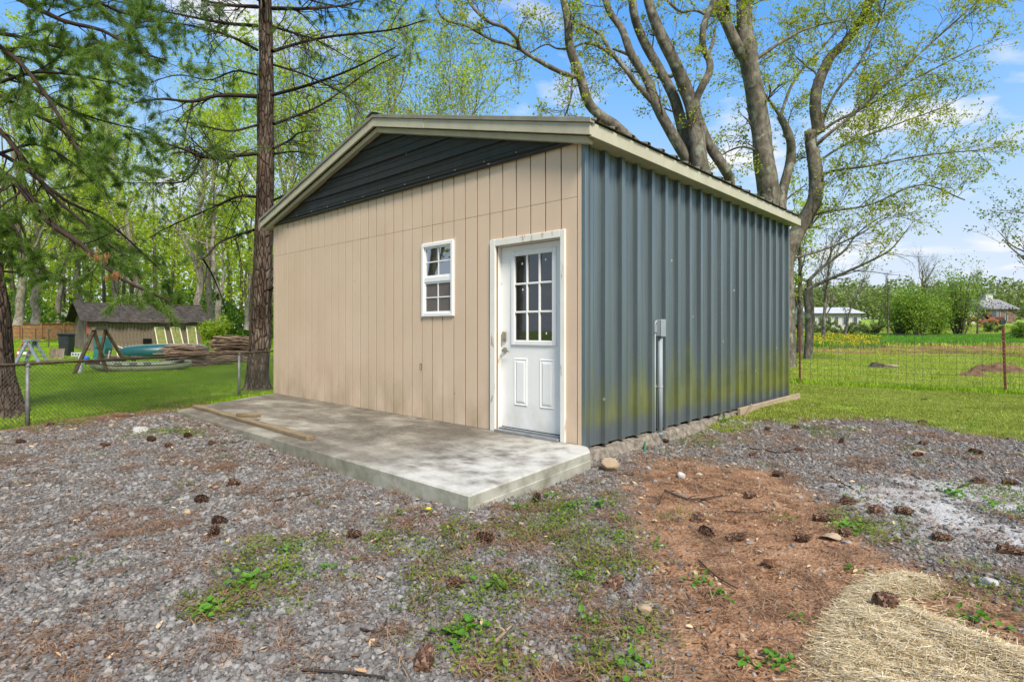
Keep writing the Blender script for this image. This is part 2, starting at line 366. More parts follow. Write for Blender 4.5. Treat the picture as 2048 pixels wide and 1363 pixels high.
gm = raw_mesh('ground', V, Q, smooth=True, mat=M_ground)
Z = zones(gx, gy)
for nm, ks in (('zone_a', ('gravel', 'dirt', 'dust')), ('zone_b', ('need', 'soil', 'yard'))):
    a = gm.color_attributes.new(nm, 'FLOAT_COLOR', 'POINT')
    a.data.foreach_set('color', np.stack([Z[k] for k in ks] + [np.ones(len(gx))], -1).astype(np.float32).ravel())
obj('ground', gm, kind='structure', label='gravel yard with red dirt, lawn and field beyond')

# ------------------------------------------------------------------ concrete pad
q = NM('concrete', .9, .2)
a = q.noise(1.1, 6, q.scaled(q.pos, (.8, 1.6, 1)), .65, .4); b = q.noise(28, 5); b2 = q.noise(5, 5)
edge = q.math('MULTIPLY', q.map(q.sepz(i=0), -1.2, -.25), 1.)
c = q.ramp(q.math('ADD', q.math('MULTIPLY', a, .75), q.math('MULTIPLY', b2, .25)), [(.42, (.085, .069, .050)), (.51, (.16, .137, .103)), (.60, (.275, .25, .20)), (.70, (.43, .405, .345))])
c = q.mix(q.math('MULTIPLY', q.math('MULTIPLY', edge, .8), q.map(q.math('ADD', b2, a), .70, 1.10)), c, (.58, .565, .52))
c = q.mix(.14, c, q.ramp(b, [(.3, (.14, .13, .105)), (.7, (.60, .58, .53))]))
side = q.map(q.math('ABSOLUTE', q.n('ShaderNodeSeparateXYZ').outputs[2]), 0, 1)
gn = q.n('ShaderNodeSeparateXYZ'); q._in(gn.inputs[0], q.geo.outputs['Normal'])
c = q.mix(q.math('MULTIPLY', q.math('SUBTRACT', 1., q.math('ABSOLUTE', gn.outputs[2]), True), .6), c, q.ramp(b2, [(.35, (.22, .225, .15)), (.65, (.40, .39, .31))]))
q.col(c).bump(q.math('ADD', b, a), .35, .008); M_conc = q.m
m = MB()
outl = [(.452, -1.911), (.228, -.17), (.10, -.02), (.0, .02), (-6.72, .02), (-6.70, -.25), (-5.62, -1.90), (-3.5, -1.905)]
m.prism(outl, lambda p, k: (p[0], p[1], -.5 if k == 0 else 0.))
me = m.mesh('concrete_pad', M_conc, bevel=.012)
pad = obj('concrete_pad', me, kind='structure', label='weathered concrete pad along the front of the shed')
m = MB()   # the lower formed edge of the pad, a few millimetres proud
m.prism([(.462, -1.915), (.240, -.18), (.228, -.18), (.446, -1.905)], lambda p, k: (p[0], p[1], -.5 if k == 0 else -.085))
m.build('form_ledge', M_conc, pad)

# ------------------------------------------------------------------ materials of the shed
q = NM('siding_paint', .6, .3)
g = q.noise(3., 5, q.scaled(q.objc, (60, 60, 2.2))); bl = q.noise(1.3, 4)
c = q.ramp(q.math('ADD', q.math('MULTIPLY', g, .35), q.math('MULTIPLY', bl, .65)), [(.3, (.60, .45, .325)), (.7, (.68, .53, .40))])
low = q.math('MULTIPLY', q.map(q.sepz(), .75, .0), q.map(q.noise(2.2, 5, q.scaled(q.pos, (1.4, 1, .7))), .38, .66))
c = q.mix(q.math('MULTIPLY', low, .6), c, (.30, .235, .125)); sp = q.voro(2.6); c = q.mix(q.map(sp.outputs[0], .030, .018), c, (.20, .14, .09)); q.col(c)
q.bump(g, .5, .004); M_side = q.m
M_sideback = plain('siding_backing', (.12, .082, .052), .8, .2)  # tone darkened to stand in for shade inside the shallow board grooves
def metal_paint(name, base, algae, rough=.36, extra=None):
    q = NM(name, rough, .5, extra or .1)
    st = q.noise(1.5, 5, q.scaled(q.pos, (6, 6, .35))); c = q.ramp(st, [(.3, tuple(v * .86 for v in base)), (.7, tuple(v * 1.14 for v in base))])
    if algae:
        nz = q.noise(1.25, 6, q.scaled(q.pos, (1, 4.2, .38)), .72); nz = q.math('ADD', nz, q.map(q.sepz(i=1), .0, 4.5, -.10, .05))
        hz_ = q.math('MULTIPLY', q.map(q.sepz(), 1.15, .30), q.map(q.sepz(), -.02, .22))
        f = q.math('MULTIPLY', q.map(q.math('ADD', nz, q.math('MULTIPLY', hz_, .42)), .66, .98), q.map(hz_, 0, .3))
        c = q.mix(q.math('MULTIPLY', f, .78), c, q.ramp(q.noise(3, 3), [(.3, (.20, .23, .04)), (.7, (.34, .35, .05))]))
        bt = q.math('MULTIPLY', q.map(q.sepz(), .28, .0), q.noise(2.5, 4))
        c = q.mix(q.math('MULTIPLY', bt, .55), c, (.16, .155, .14))
    sp = q.voro(3.2); c = q.mix(q.map(sp.outputs[0], .055, .04), c, (.55, .54, .5))
    q.col(c); q.rough(q.map(q.noise(2.2, 4, q.scaled(q.pos, (3, 3, .4))), .3, .7, rough - .05, rough + .14)); q.bump(q.noise(3, 3, q.scaled(q.pos, (2, 2, .5))), .06, .02); return q.m
M_blue = metal_paint('blue_grey_metal', (.168, .208, .226), True, .34, .55)
M_dark = metal_paint('dark_gable_metal', (.020, .019, .019), False, .42)
q = NM('cream_trim', .5, .35); nz = q.noise(4, 5)
q.col(q.mix(q.math('MULTIPLY', q.map(q.noise(9, 5), .55, .75), .35), q.ramp(nz, [(.3, (.42, .39, .29)), (.7, (.50, .47, .36))]), (.30, .27, .18))); M_trim = q.m
q = NM('roof_metal', .45, .5, .35); q.col(q.ramp(q.noise(5, 6), [(.3, (.24, .21, .165)), (.7, (.36, .33, .265))])).bump(q.noise(8, 3), .05, .01); M_roof = q.m
q = NM('white_paint', .5, .35); pz = q.noise(14, 6, q.scaled(q.pos, (1, 1, .25)), .7); pm = q.map(pz, .60, .66)
c = q.mix(pm, q.ramp(q.noise(2.5, 4), [(.3, (.70, .68, .62)), (.7, (.82, .80, .75))]), (.42, .35, .27)); q.col(c).bump(pz, .25, .004); M_casing = q.m
q = NM('door_paint', .38, .4); dz_ = q.math('MULTIPLY', q.map(q.sepz(), .62, .05), q.map(q.noise(4, 6), .42, .7))
q.col(q.mix(q.math('MULTIPLY', dz_, .5), q.ramp(q.noise(1.5, 3), [(.3, (.77, .775, .76)), (.7, (.83, .83, .82))]), (.42, .43, .34))); M_door = q.m
M_vinyl = plain('white_vinyl', (.82, .83, .83), .35, .4, 0, .03)
M_steel = plain('brushed_nickel', (.40, .37, .32), .32, .5, .9, .12)
M_alu = plain('galvanised_steel', (.36, .37, .38), .42, .5, .7, .2, 12)
M_pvc = plain('grey_conduit', (.27, .31, .33), .5, .4, 0, .08)
M_black = plain('dark_gap', (.012, .012, .012), .9, .1)
q = NM('window_glass', .03, .7); q.col((.010, .012, .011)); q.b.inputs['IOR'].default_value = 1.7; M_glass = q.m
q = NM('sash_glass', .02, .9); q.col((.02, .02, .018)); q.b.inputs['IOR'].default_value = 2.6; M_glass2 = q.m
q = NM('screened_glass', .35, .4); q.col(q.ramp(q.noise(3, 3), [(.3, (.10, .085, .08)), (.7, (.16, .135, .125))])); M_screen = q.m
M_int = plain('shed_interior', (.05, .045, .04), .9, .1)
M_found = plain('foundation_concrete', (.215, .185, .15), .95, .15, 0, .5, 16, .9, 40)
M_screw = plain('screw_heads', (.55, .56, .56), .35, .5, .6)

# ------------------------------------------------------------------ the shed
shed = empty('storage_shed', (-3.4, 3.0, 0), 0, 'beige board fronted storage shed with blue-grey metal side wall and white door', 'shed')
def at_shed(o):
    o.parent = shed; o.matrix_parent_inverse = Matrix.Translation((3.4, -3., 0)); return o
def part(m, name, mat, **k): return at_shed(m.build(name, mat, **k))
W, D, H, OVY, OVX = 6.77, 6.09, 3.0, .15, .21
PX_, PZ = -3.385, 4.055                     # ridge
def roof_z(x): return PZ - .265 * abs(x - PX_)
DOOR = (-1.17, -.25, -.05, 2.067); WIN = (-2.487, -1.898, 1.31, 2.215)
def sub(rect, hole):
    x0, x1, z0, z1 = rect; a, b, c_, d_ = hole
    if a >= x1 or b <= x0 or c_ >= z1 or d_ <= z0: return [rect]
    o = []
    if x0 < a: o.append((x0, a, z0, z1)); x0 = a
    if x1 > b: o.append((b, x1, z0, z1)); x1 = b
    if z0 < c_: o.append((x0, x1, z0, c_))
    if z1 > d_: o.append((x0, x1, d_, z1))
    return o
def cut(rects):
    for h in (DOOR, WIN): rects = [s for r_ in rects for s in sub(r_, h)]
    return rects
edges = [-.044 - .2055 * k for k in range(33)]; edges = [e for e in edges if e > -W + .05] + [-W]
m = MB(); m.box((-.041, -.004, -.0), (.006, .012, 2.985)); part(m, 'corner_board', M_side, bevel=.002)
random.seed(3)
for a, b in zip(edges[1:], edges[:-1]):
    for z0, z1 in ((.004, 2.448), (2.452, 2.99)):
        off = random.uniform(-.0012, .0012)
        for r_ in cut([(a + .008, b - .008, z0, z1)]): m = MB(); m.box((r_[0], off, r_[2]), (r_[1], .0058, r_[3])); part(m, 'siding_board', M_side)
m = MB()
for r_ in cut([(-W + .01, -.01, .0, 3.0)]): m.box((r_[0], .006, r_[2]), (r_[1], .075, r_[3]))
part(m, 'front_wall_core', M_sideback)
# other walls, floor and ceiling of the inside
m = MB(); m.box((-W + .01, .08, -.02), (-.06, D - .05, .0)); part(m, 'interior_floor', M_int)
m = MB(); m.box((-W + .06, .08, 2.96), (-.08, D - .06, 2.99)); part(m, 'interior_ceiling', M_int)
m = MB(); m.box((-.075, .08, -.02), (-.035, D - .02, 2.98)); part(m, 'side_wall_core', M_int)
m = MB(); m.box((-W + .01, .08, -.02), (-W + .05, D - .02, 2.98)); part(m, 'far_side_wall', M_blue)
m = MB(); m.prism([(-W, -.02), (0, -.02), (0, 3.0), (PX_, 3.9), (-W, 3.0)], lambda p, k: (p[0], D - .02 + .03 * k, p[1])); part(m, 'back_wall', M_blue)
# ribbed metal sheets of the side wall
def rib_profile(y0, y1, first, pitch, hmaj, hmin, nmin=3):
    """(along, height) corners of a ribbed sheet between y0 and y1"""
    pts = [(y0, 0.)]; k0 = int(math.floor((y0 - first) / pitch)) - 1
    for k in range(k0, k0 + int((y1 - y0) / pitch) + 4):
        c0 = first + k * pitch
        for w, h in ((-.034, 0.), (-.030, hmaj), (.030, hmaj), (.034, 0.)): pts.append((c0 + w, h))
        for j in range(1, nmin + 1):
            cj = c0 + pitch * j / (nmin + 1)
            for w, h in ((-.009, 0.), (-.006, hmin), (.006, hmin), (.009, 0.)): pts.append((cj + w, h))
    pts = [p for p in pts if y0 - 1e-6 <= p[0] <= y1 + 1e-6] + [(y1, 0.)]
    o = [pts[0]]
    for p in pts[1:]:
        if p[0] > o[-1][0] + 1e-5: o.append(p)
    return o
PIT = .3165
ys = [0.05] + [.04 + PIT * 3 * k + .03 for k in range(1, 7)] + [D]
for k, (y0, y1) in enumerate(zip(ys[:-1], ys[1:])):
    pr = rib_profile(y0, y1, .04, PIT, .050, .0055); m = MB(); n = len(pr); off = .012 + (.0015 if k % 2 else 0)
    zb = -.028 + .004 * (k % 3)
    Vv = [(off + h, y, zb) for y, h in pr] + [(off + h, y, 2.99) for y, h in pr]
    m.add(Vv, [(i, i + 1, n + i + 1, n + i) for i in range(n - 1)])
    part(m, 'wall_sheet', M_blue)
m = MB(); m.box((.008, -.006, -.03), (.055, .052, 2.985)); part(m, 'metal_corner_trim', M_blue, bevel=.004)
m = MB(); m.box((.008, D - .05, -.03), (.045, D + .012, 2.985)); part(m, 'metal_corner_trim', M_blue, bevel=.004)
scw = MB().box((-.004, -.005, -.005), (.004, .005, .005)).mesh('screw', M_screw)
for k in range(19):
    for z in (.12, .9, 1.75, 2.6):
        if (k * 7 + int(z * 10)) % 3: continue
        o = at_shed(obj('screw', scw)); o.location = (.020, .04 + PIT * k + .054, z)
# foundation edge under the metal wall
m = MB(); n = 150; rr_ = np.random.default_rng(5); fh = np.convolve(rr_.random(160), np.ones(5) / 5, 'valid'); fe = np.convolve(rr_.random(160), np.ones(7) / 7, 'valid')
for i in range(n):
    y0 = -.03 + i * (D + .03) / n; y1 = y0 + (D + .03) / n
    h0, h1, e0, e1 = -.035 - .05 * fh[i], -.035 - .05 * fh[i + 1], .045 + .07 * fe[i], .045 + .07 * fe[i + 1]
    m.add([(-.02, y0, -.6), (e0 + .16, y0, -.4), (e0, y0, h0), (-.02, y0, h0 + .01), (-.02, y1, -.6), (e1 + .16, y1, -.4), (e1, y1, h1), (-.02, y1, h1 + .01)], [(1, 5, 6, 2), (2, 6, 7, 3)])
part(m, 'foundation_strip', M_found, kind='stuff')
# gable metal
def gable(name, z0, z1):
    pr = rib_profile(z0, z1, 3.25 - .2413, .2413, .022, .005, 2); m = MB(); Vv = []
    for z, h in pr:
        xl = PX_ - (PZ - .12 - z) / .265; xr = PX_ + (PZ - .12 - z) / .265
        Vv += [(max(xl, -W - .02), -.012 - h, z), (min(xr, .02), -.012 - h, z)]
    m.add(Vv, [(2 * i, 2 * i + 1, 2 * i + 3, 2 * i + 2) for i in range(len(pr) - 1)]); part(m, name, M_dark)
gable('gable_sheet', 3.0, 3.455); gable('gable_sheet', 3.4552, 3.93)
m = MB(); m.tube([(-W - .01, -.026, 2.992), (.012, -.026, 2.992)], .021, 10); m.box((-W - .01, -.016, 2.985), (.012, -.004, 3.02)); part(m, 'gable_base_trim', M_dark)
m = MB(); m.prism([(-W, 3.0), (0, 3.0), (PX_, 3.9)], lambda p, k: (p[0], -.004 + .07 * k, p[1])); part(m, 'gable_backing', M_black)
for i in range(13):
    o = at_shed(obj('screw', scw)); o.location = (-.35 - i * .5, -.018, 3.052); o.rotation_euler = (0, 0, 1.571)
# roof sheets, both slopes
XE = .21
for s in (1, -1):
    x_e = PX_ + s * (XE - PX_)
    edges_y = [-OVY - .012] + [-OVY + .9495 * k for k in range(1, 7)] + [D + .13]
    for k, (y0, y1) in enumerate(zip(edges_y[:-1], edges_y[1:])):
        pr = rib_profile(y0, y1, -.05, PIT, .03, .004); m = MB(); n = len(pr); dz = .002 * (k % 2) + .012
        Vv = [(PX_, y, PZ + h + dz) for y, h in pr] + [(x_e + s * .03, y, roof_z(x_e + s * .03) + h + dz) for y, h in pr]
        m.add(Vv, [(i, i + 1, n + i + 1, n + i) for i in range(n - 1)]); part(m, 'roof_sheet', M_roof)
m = MB()
m.prism([(PX_ - .14, PZ + .008), (PX_, PZ + .062), (PX_ + .14, PZ + .008), (PX_, PZ + .05)], lambda p, k: (p[0], -OVY - .03 + (D + .3) * k, p[1])); part(m, 'ridge_cap', M_roof)
# sheathing under the roof
m = MB(); m.prism([(-W - .2, roof_z(-W - .2) - .03), (PX_, PZ - .03), (.2, roof_z(.2) - .03), (.2, roof_z(.2) - .006), (PX_, PZ - .006), (-W - .2, roof_z(-W - .2) - .006)], lambda p, k: (p[0], -OVY + .03 + (D + .2) * k, p[1])); part(m, 'roof_deck', M_trim)
# rake boards: roof edge trim, fascia, set-back frieze
def rake(s, name, ztop, zbot, ya, yb, mat, xe=XE, xi=0.):
    x_e = PX_ + s * (xe - PX_)
    m = MB(); zi = roof_z(PX_ + s * xi); m.prism([(PX_ + s * xi, zi + ztop), (x_e, roof_z(x_e) + ztop), (x_e, roof_z(x_e) + zbot), (PX_ + s * xi, zi + zbot)], lambda p, k: (p[0], ya + (yb - ya) * k, p[1]))
    return part(m, name, mat, bevel=.003)
for s in (1, -1):
    rake(s, 'rake_edge_trim', .026, -.022, -OVY - .018, -OVY + .05, M_roof, XE + .02)
    xm = 1.1 if s > 0 else 1.6
    m_ = rake(s, 'rake_fascia', -.024, -.135, -OVY, -OVY + .03, M_trim, XE, xm + .001)
    x_b = PX_ + s * xm; m = MB()
    m.prism([(PX_, PZ - .0245), (x_b, roof_z(x_b) - .0245), (x_b, roof_z(x_b) - .137), (PX_, PZ - .137)], lambda p, k: (p[0], -OVY - .002 + .03 * k, p[1])); part(m, 'rake_fascia', M_trim, bevel=.002)
    rake(s, 'rake_frieze', -.137, -.205, -OVY + .055, -.018, M_trim, XE - .06)
    # eave fascia
    x_e = PX_ + s * (XE - PX_)
    for y0, y1 in ((-OVY + .032, 3.15), (3.155, D + .12)):
        m = MB(); m.box((min(x_e, x_e - s * .03), y0, roof_z(x_e) - .145), (max(x_e, x_e - s * .03), y1, roof_z(x_e) - .012)); part(m, 'eave_fascia', M_trim, bevel=.003)
    m = MB(); xa, xb = sorted((x_e - s * .032, x_e - s * .2)); m.box((xa, -.016, roof_z(x_e) - .14), (xb, D + .1, roof_z(x_e) - .12)); part(m, 'eave_soffit', M_trim)

# ------ entry door
m = MB()   # casing
m.box((-1.255, -.022, -.0), (-1.172, .02, 2.145)); cl = part(m, 'door_casing', M_casing, bevel=.004)
m = MB(); m.box((-.248, -.022, -.0), (-.188, .02, 2.145)); part(m, 'door_casing', M_casing, bevel=.004)
m = MB(); m.box((-1.1715, -.0215, 2.07), (-.2485, .02, 2.1445)); part(m, 'door_casing', M_casing, bevel=.004)
m = MB(); m.box((-1.19, .021, .0), (-1.166, .16, 2.09)); m.box((-.258, .021, 0), (-.234, .16, 2.09)); m.box((-1.165, .021, 2.066), (-.259, .16, 2.09)); part(m, 'door_jamb', M_casing)
m = MB(); m.box((-1.165, -.045, .0), (-.259, .14, .028)); m.box((-1.165, .03, .0285), (-.259, .07, .045)); part(m, 'door_threshold', M_alu, bevel=.003)
DY = .082
gx0, gx1, gz0, gz1 = -.955, -.428, 1.02, 1.945
door = at_shed(empty('door', (-.71, DY, .05)))
def dpart(m, name, mat, **k):
    o = m.build(name, mat, **k); o.parent = door; o.matrix_parent_inverse = Matrix.Translation((.71, -DY, -.05)); return o
m = MB()
for r_ in [(-1.163, gx0 - .055, .05, 2.06), (gx1 + .055, -.262, .05, 2.06), (gx0 - .0548, gx1 + .0548, .05, gz0 - .055), (gx0 - .0548, gx1 + .0548, gz1 + .055, 2.06)]: m.box((r_[0], DY, r_[2]), (r_[1], DY + .042, r_[3]))
dpart(m, 'door_slab', M_door)
m = MB()   # moulded frame round the glass
for a, b in (((gx0 - .055, gz0 - .055), (gx0, gz1 + .055)), ((gx1, gz0 - .055), (gx1 + .055, gz1 + .055)), ((gx0 + .0005, gz0 - .055), (gx1 - .0005, gz0)), ((gx0 + .0005, gz1), (gx1 - .0005, gz1 + .055))): m.box((a[0], DY - .016, a[1]), (b[0], DY + .03, b[1]))
dpart(m, 'glazing_frame', M_door, bevel=.007)
pw = (gx1 - gx0) / 3; ph = (gz1 - gz0) / 3
for i in (1, 2): m = MB(); m.box((gx0 + pw * i - .011, DY - .010, gz0), (gx0 + pw * i + .011, DY + .02, gz1)); dpart(m, 'muntin', M_door, bevel=.004)
for i in (1, 2): m = MB(); m.box((gx0, DY - .0092, gz0 + ph * i - .011), (gx1, DY + .019, gz0 + ph * i + .011)); dpart(m, 'muntin', M_door, bevel=.004)
for i in range(3):
    for j in range(3):
        m = MB(); m.box((gx0 + pw * i + .001, DY + .008, gz0 + ph * j + .001), (gx0 + pw * (i + 1) - .001, DY + .0125, gz0 + ph * (j + 1) - .001)); dpart(m, 'pane', M_glass)
for i, j, u, v in ((0, 2, .55, .72), (2, 2, .45, .78), (0, 1, .6, .8), (2, 0, .5, .25)):
    x = gx0 + pw * (i + u); z = gz0 + ph * (j + v); m = MB(); m.add([(x, DY + .0065, z - .016), (x + .012, DY + .0065, z), (x, DY + .0065, z + .016), (x - .012, DY + .0065, z)], [(0, 1, 2, 3)]); dpart(m, 'sticker', M_vinyl)
for a, b in ((-.972, -.775), (-.60, -.40)):   # raised lower panels
    m = MB(); z0, z1 = .30, .825
    def fr(x0, x1, za, zb, y): return [(x0, y, za), (x1, y, za), (x1, y, zb), (x0, y, zb)]
    rings = [fr(a, b, z0, z1, DY - .001), fr(a + .012, b - .012, z0 + .012, z1 - .012, DY - .008), fr(a + .022, b - .022, z0 + .022, z1 - .022, DY - .001), fr(a + .05, b - .05, z0 + .05, z1 - .05, DY - .010)]
    Vv = sum(rings, []); Fs = [(4 * k + i, 4 * k + (i + 1) % 4, 4 * k + 4 + (i + 1) % 4, 4 * k + 4 + i) for k in range(3) for i in range(4)] + [(12, 13, 14, 15)]
    m.add(Vv, Fs); dpart(m, 'raised_panel', M_door)
m = MB(); m.box((-1.148, DY - .022, 1.0), (-1.088, DY, 1.115)); lk = dpart(m, 'deadbolt', M_steel, bevel=.008)
m = MB(); m.tube([(-1.115, DY - .034, 1.03), (-1.115, DY - .02, 1.03)], .017, 12); o = dpart(m, 'deadbolt_cylinder', M_steel)
m = MB(); m.tube([(-1.112, DY, .905), (-1.112, DY - .012, .905)], .033, 16); dpart(m, 'handle_rose', M_steel)
m = MB(); m.tube(smooth_line([(-1.112, DY - .01, .905), (-1.112, DY - .05, .905), (-1.08, DY - .056, .908), (-1.03, DY - .052, .900), (-1.005, DY - .05, .893)], 14), np.linspace(.012, .008, 14), 8); dpart(m, 'handle_lever', M_steel, smooth=True)
m = MB(); m.box((-1.165, DY + .001, .046), (-.259, DY + .04, .0495)); dpart(m, 'door_sweep', M_black)

# ------ window
win = at_shed(empty('window', (-2.19, 0, 1.3)))
def wpart(m, name, mat, **k):
    o = m.build(name, mat, **k); o.parent = win; o.matrix_parent_inverse = Matrix.Translation((2.19, 0, -1.3)); return o
x0, x1, z0, z1 = -2.497, -1.888, 1.303, 2.222
m = MB(); t = .042
m.box((x0, -.022, z0), (x0 + t, .03, z1)); m.box((x1 - t, -.022, z0), (x1, .03, z1)); m.box((x0 + t, -.0215, z1 - t), (x1 - t, .03, z1 - .0005)); m.box((x0 + t, -.0215, z0 + .0005), (x1 - t, .03, z0 + t)); wpart(m, 'frame', M_vinyl, bevel=.003)
zm = (z0 + z1) / 2 + .005
m = MB(); m.box((x0 + t, -.010, zm - .03), (x1 - t, .03, zm + .03)); wpart(m, 'meeting_rail', M_vinyl, bevel=.003)
for nm, za, zb, yy, gm_ in (('upper_sash', zm + .03, z1 - t, .004, M_glass2), ('lower_sash', z0 + t, zm - .03, -.002, M_screen)):
    m = MB(); u = .022
    m.box((x0 + t, yy, za), (x0 + t + u, yy + .02, zb)); m.box((x1 - t - u, yy, za), (x1 - t, yy + .02, zb)); m.box((x0 + t + u, yy + .001, zb - u), (x1 - t - u, yy + .019, zb)); m.box((x0 + t + u, yy + .001, za), (x1 - t - u, yy + .019, za + u)); wpart(m, nm, M_vinyl)
    xa, xb, zc_, zd = x0 + t + u, x1 - t - u, za + u, zb - u; xm, zmm = (xa + xb) / 2, (zc_ + zd) / 2
    for a, b in (((xa, zc_), (xm, zmm)), ((xm, zc_), (xb, zmm)), ((xa, zmm), (xm, zd)), ((xm, zmm), (xb, zd))): m = MB(); m.box((a[0] + .0005, yy + .012, a[1] + .0005), (b[0] - .0005, yy + .016, b[1] - .0005)); wpart(m, 'pane', gm_)
    m = MB(); m.box((xm - .007, yy + .004, zc_), (xm + .007, yy + .0115, zd)); m.box((xa, yy + .0045, zmm - .007), (xm - .0075, yy + .0112, zmm + .007)); m.box((xm + .0075, yy + .0045, zmm - .007), (xb, yy + .0112, zmm + .007)); wpart(m, 'muntin', M_vinyl)
q = NM('caulk', .6, .3); q.col((.80, .76, .70)); M_caulk = q.m
m = MB()
for (xa, za), (xb, zb) in (((x0 - .008, z0 - .02), (x0 - .006, z1 + .012)), ((x1 + .006, z0 - .004), (x1 + .014, z1 + .03)), ((x0 - .01, z1 + .006), (x1 + .02, z1 + .010))): m.beam((xa, -.001, za), (xb, -.001, zb), .012, .004, (0, 1, 0))
wpart(m, 'caulk_bead', M_caulk)
m = MB()
for a, b in (((-2.545, .62), (-2.545, .70)), ((-2.515, .62), (-2.515, .70)), ((-2.545, .62), (-2.515, .62)), ((-2.545, .70), (-2.515, .70))): m.beam((a[0], -.0025, a[1]), (b[0], -.0025, b[1]), .004, .004, (0, 1, 0))
part(m, 'outlet_patch', M_sideback)

# ------------------------------------------------------------------ electrical riser on the side wall
er = empty('electrical_box', (.06, 1.57, -.2), 0, 'grey electrical box on two conduit pipes fixed to the blue-grey metal wall', 'electrical box')
def epart(m, name, mat, **k):
    o = m.build(name, mat, **k); o.parent = er; o.matrix_parent_inverse = Matrix.Translation((-.06, -1.57, .2)); return o
gzz = gz(.1, 1.55)
m = MB(); m.box((.05, 1.372, 1.06), (.118, 1.478, 1.25)); epart(m, 'box', M_pvc, bevel=.006)
m = MB(); m.box((.1185, 1.368, 1.055), (.128, 1.482, 1.255)); epart(m, 'box_cover', M_pvc, bevel=.004)
m = MB(); m.box((.035, 1.325, 1.10), (.075, 1.371, 1.19)); m.tube([(.055, 1.345, 1.19), (.06, 1.36, 1.225), (.065, 1.39, 1.23)], .016, 8); epart(m, 'elbow_fitting', M_pvc, bevel=.004)
m = MB(); m.tube([(.085, 1.425, gzz - .15), (.085, 1.425, 1.06)], .028, 14); epart(m, 'wide_conduit', M_pvc, smooth=True)
m = MB(); m.tube([(.055, 1.350, gzz - .15), (.055, 1.350, 1.1)], .0135, 12); epart(m, 'thin_conduit', M_pvc, smooth=True)
for z in (-.07, .47): m = MB(); m.box((.036, 1.30, z), (.046, 1.49, z + .025)); m.tube([(.085, 1.425, z), (.085, 1.425, z + .025)], .031, 14); m.tube([(.055, 1.350, z), (.055, 1.350, z + .025)], .0165, 12); epart(m, 'strap', M_screw)

# ------------------------------------------------------------------ timber on and beside the pad
q = NM('weathered_wood', .85, .2); gr = q.noise(2.5, 6, q.scaled(q.objc, (1, 14, 14)), .7)
q.col(q.ramp(gr, [(.3, (.12, .085, .05)), (.5, (.22, .165, .10)), (.72, (.34, .27, .18))])).bump(gr, .4, .004); M_wood = q.m
q = NM('new_lumber', .8, .2); gr = q.noise(2.5, 6, q.scaled(q.objc, (1, 14, 14)), .7)
q.col(q.ramp(gr, [(.3, (.26, .19, .12)), (.7, (.46, .37, .26))])).bump(gr, .3, .004); M_lumber = q.m
def timber(name, a, b, w, h, mat, label, cat='board', group=None, roll=0):
    a = Vector(a); b = Vector(b); L = (b - a).length; m = MB(); m.box((-L / 2, -w / 2, -h / 2), (L / 2, w / 2, h / 2)); o = m.build(name, mat, bevel=.004)
    o.location = (a + b) / 2; X = (b - a).normalized(); o.rotation_euler = X.to_track_quat('X', 'Z').to_euler(); return tag(o, label, cat, group)
def on_pad(px, py, z=0.):
    r = ray(px, py); return CAM + r * ((z - CAM[2]) / r[2])
a, b = on_pad(392, 815), on_pad(622, 880); a[2] = b[2] = .021
timber('timber_board', a, b, .10, .04, M_wood, 'long weathered two-by-four lying along the edge of the concrete pad')
a, b = on_pad(478, 838), on_pad(516, 841); a[2] = b[2] = .064; timber('timber_offcut', a, b, .10, .045, M_wood, 'short timber offcut resting on the long two-by-four', 'offcut')
a, b = on_ground(1478, 832), on_ground(1598, 800); a[2] = gz(*a[:2]) + .05; b[2] = gz(*b[:2]) + .06
timber('edging_board', a, b, .04, .13, M_lumber, 'tan board set on edge in the grass at the far end of the metal wall')
a = on_ground(1484, 836); b = a + np.array([.12, .05, .20]); timber('wooden_stake', a - np.array([0, 0, .05]), b, .05, .03, M_lumber, 'short tan stake leaning on the near end of the edging board', 'stake')

def child(parent, o):
    """attach a part modelled in world coordinates to a thing that stands at its own base (no rotation)"""
    l = parent.location; o.parent = parent; o.matrix_parent_inverse = Matrix.Translation((-l[0], -l[1], -l[2])); return o

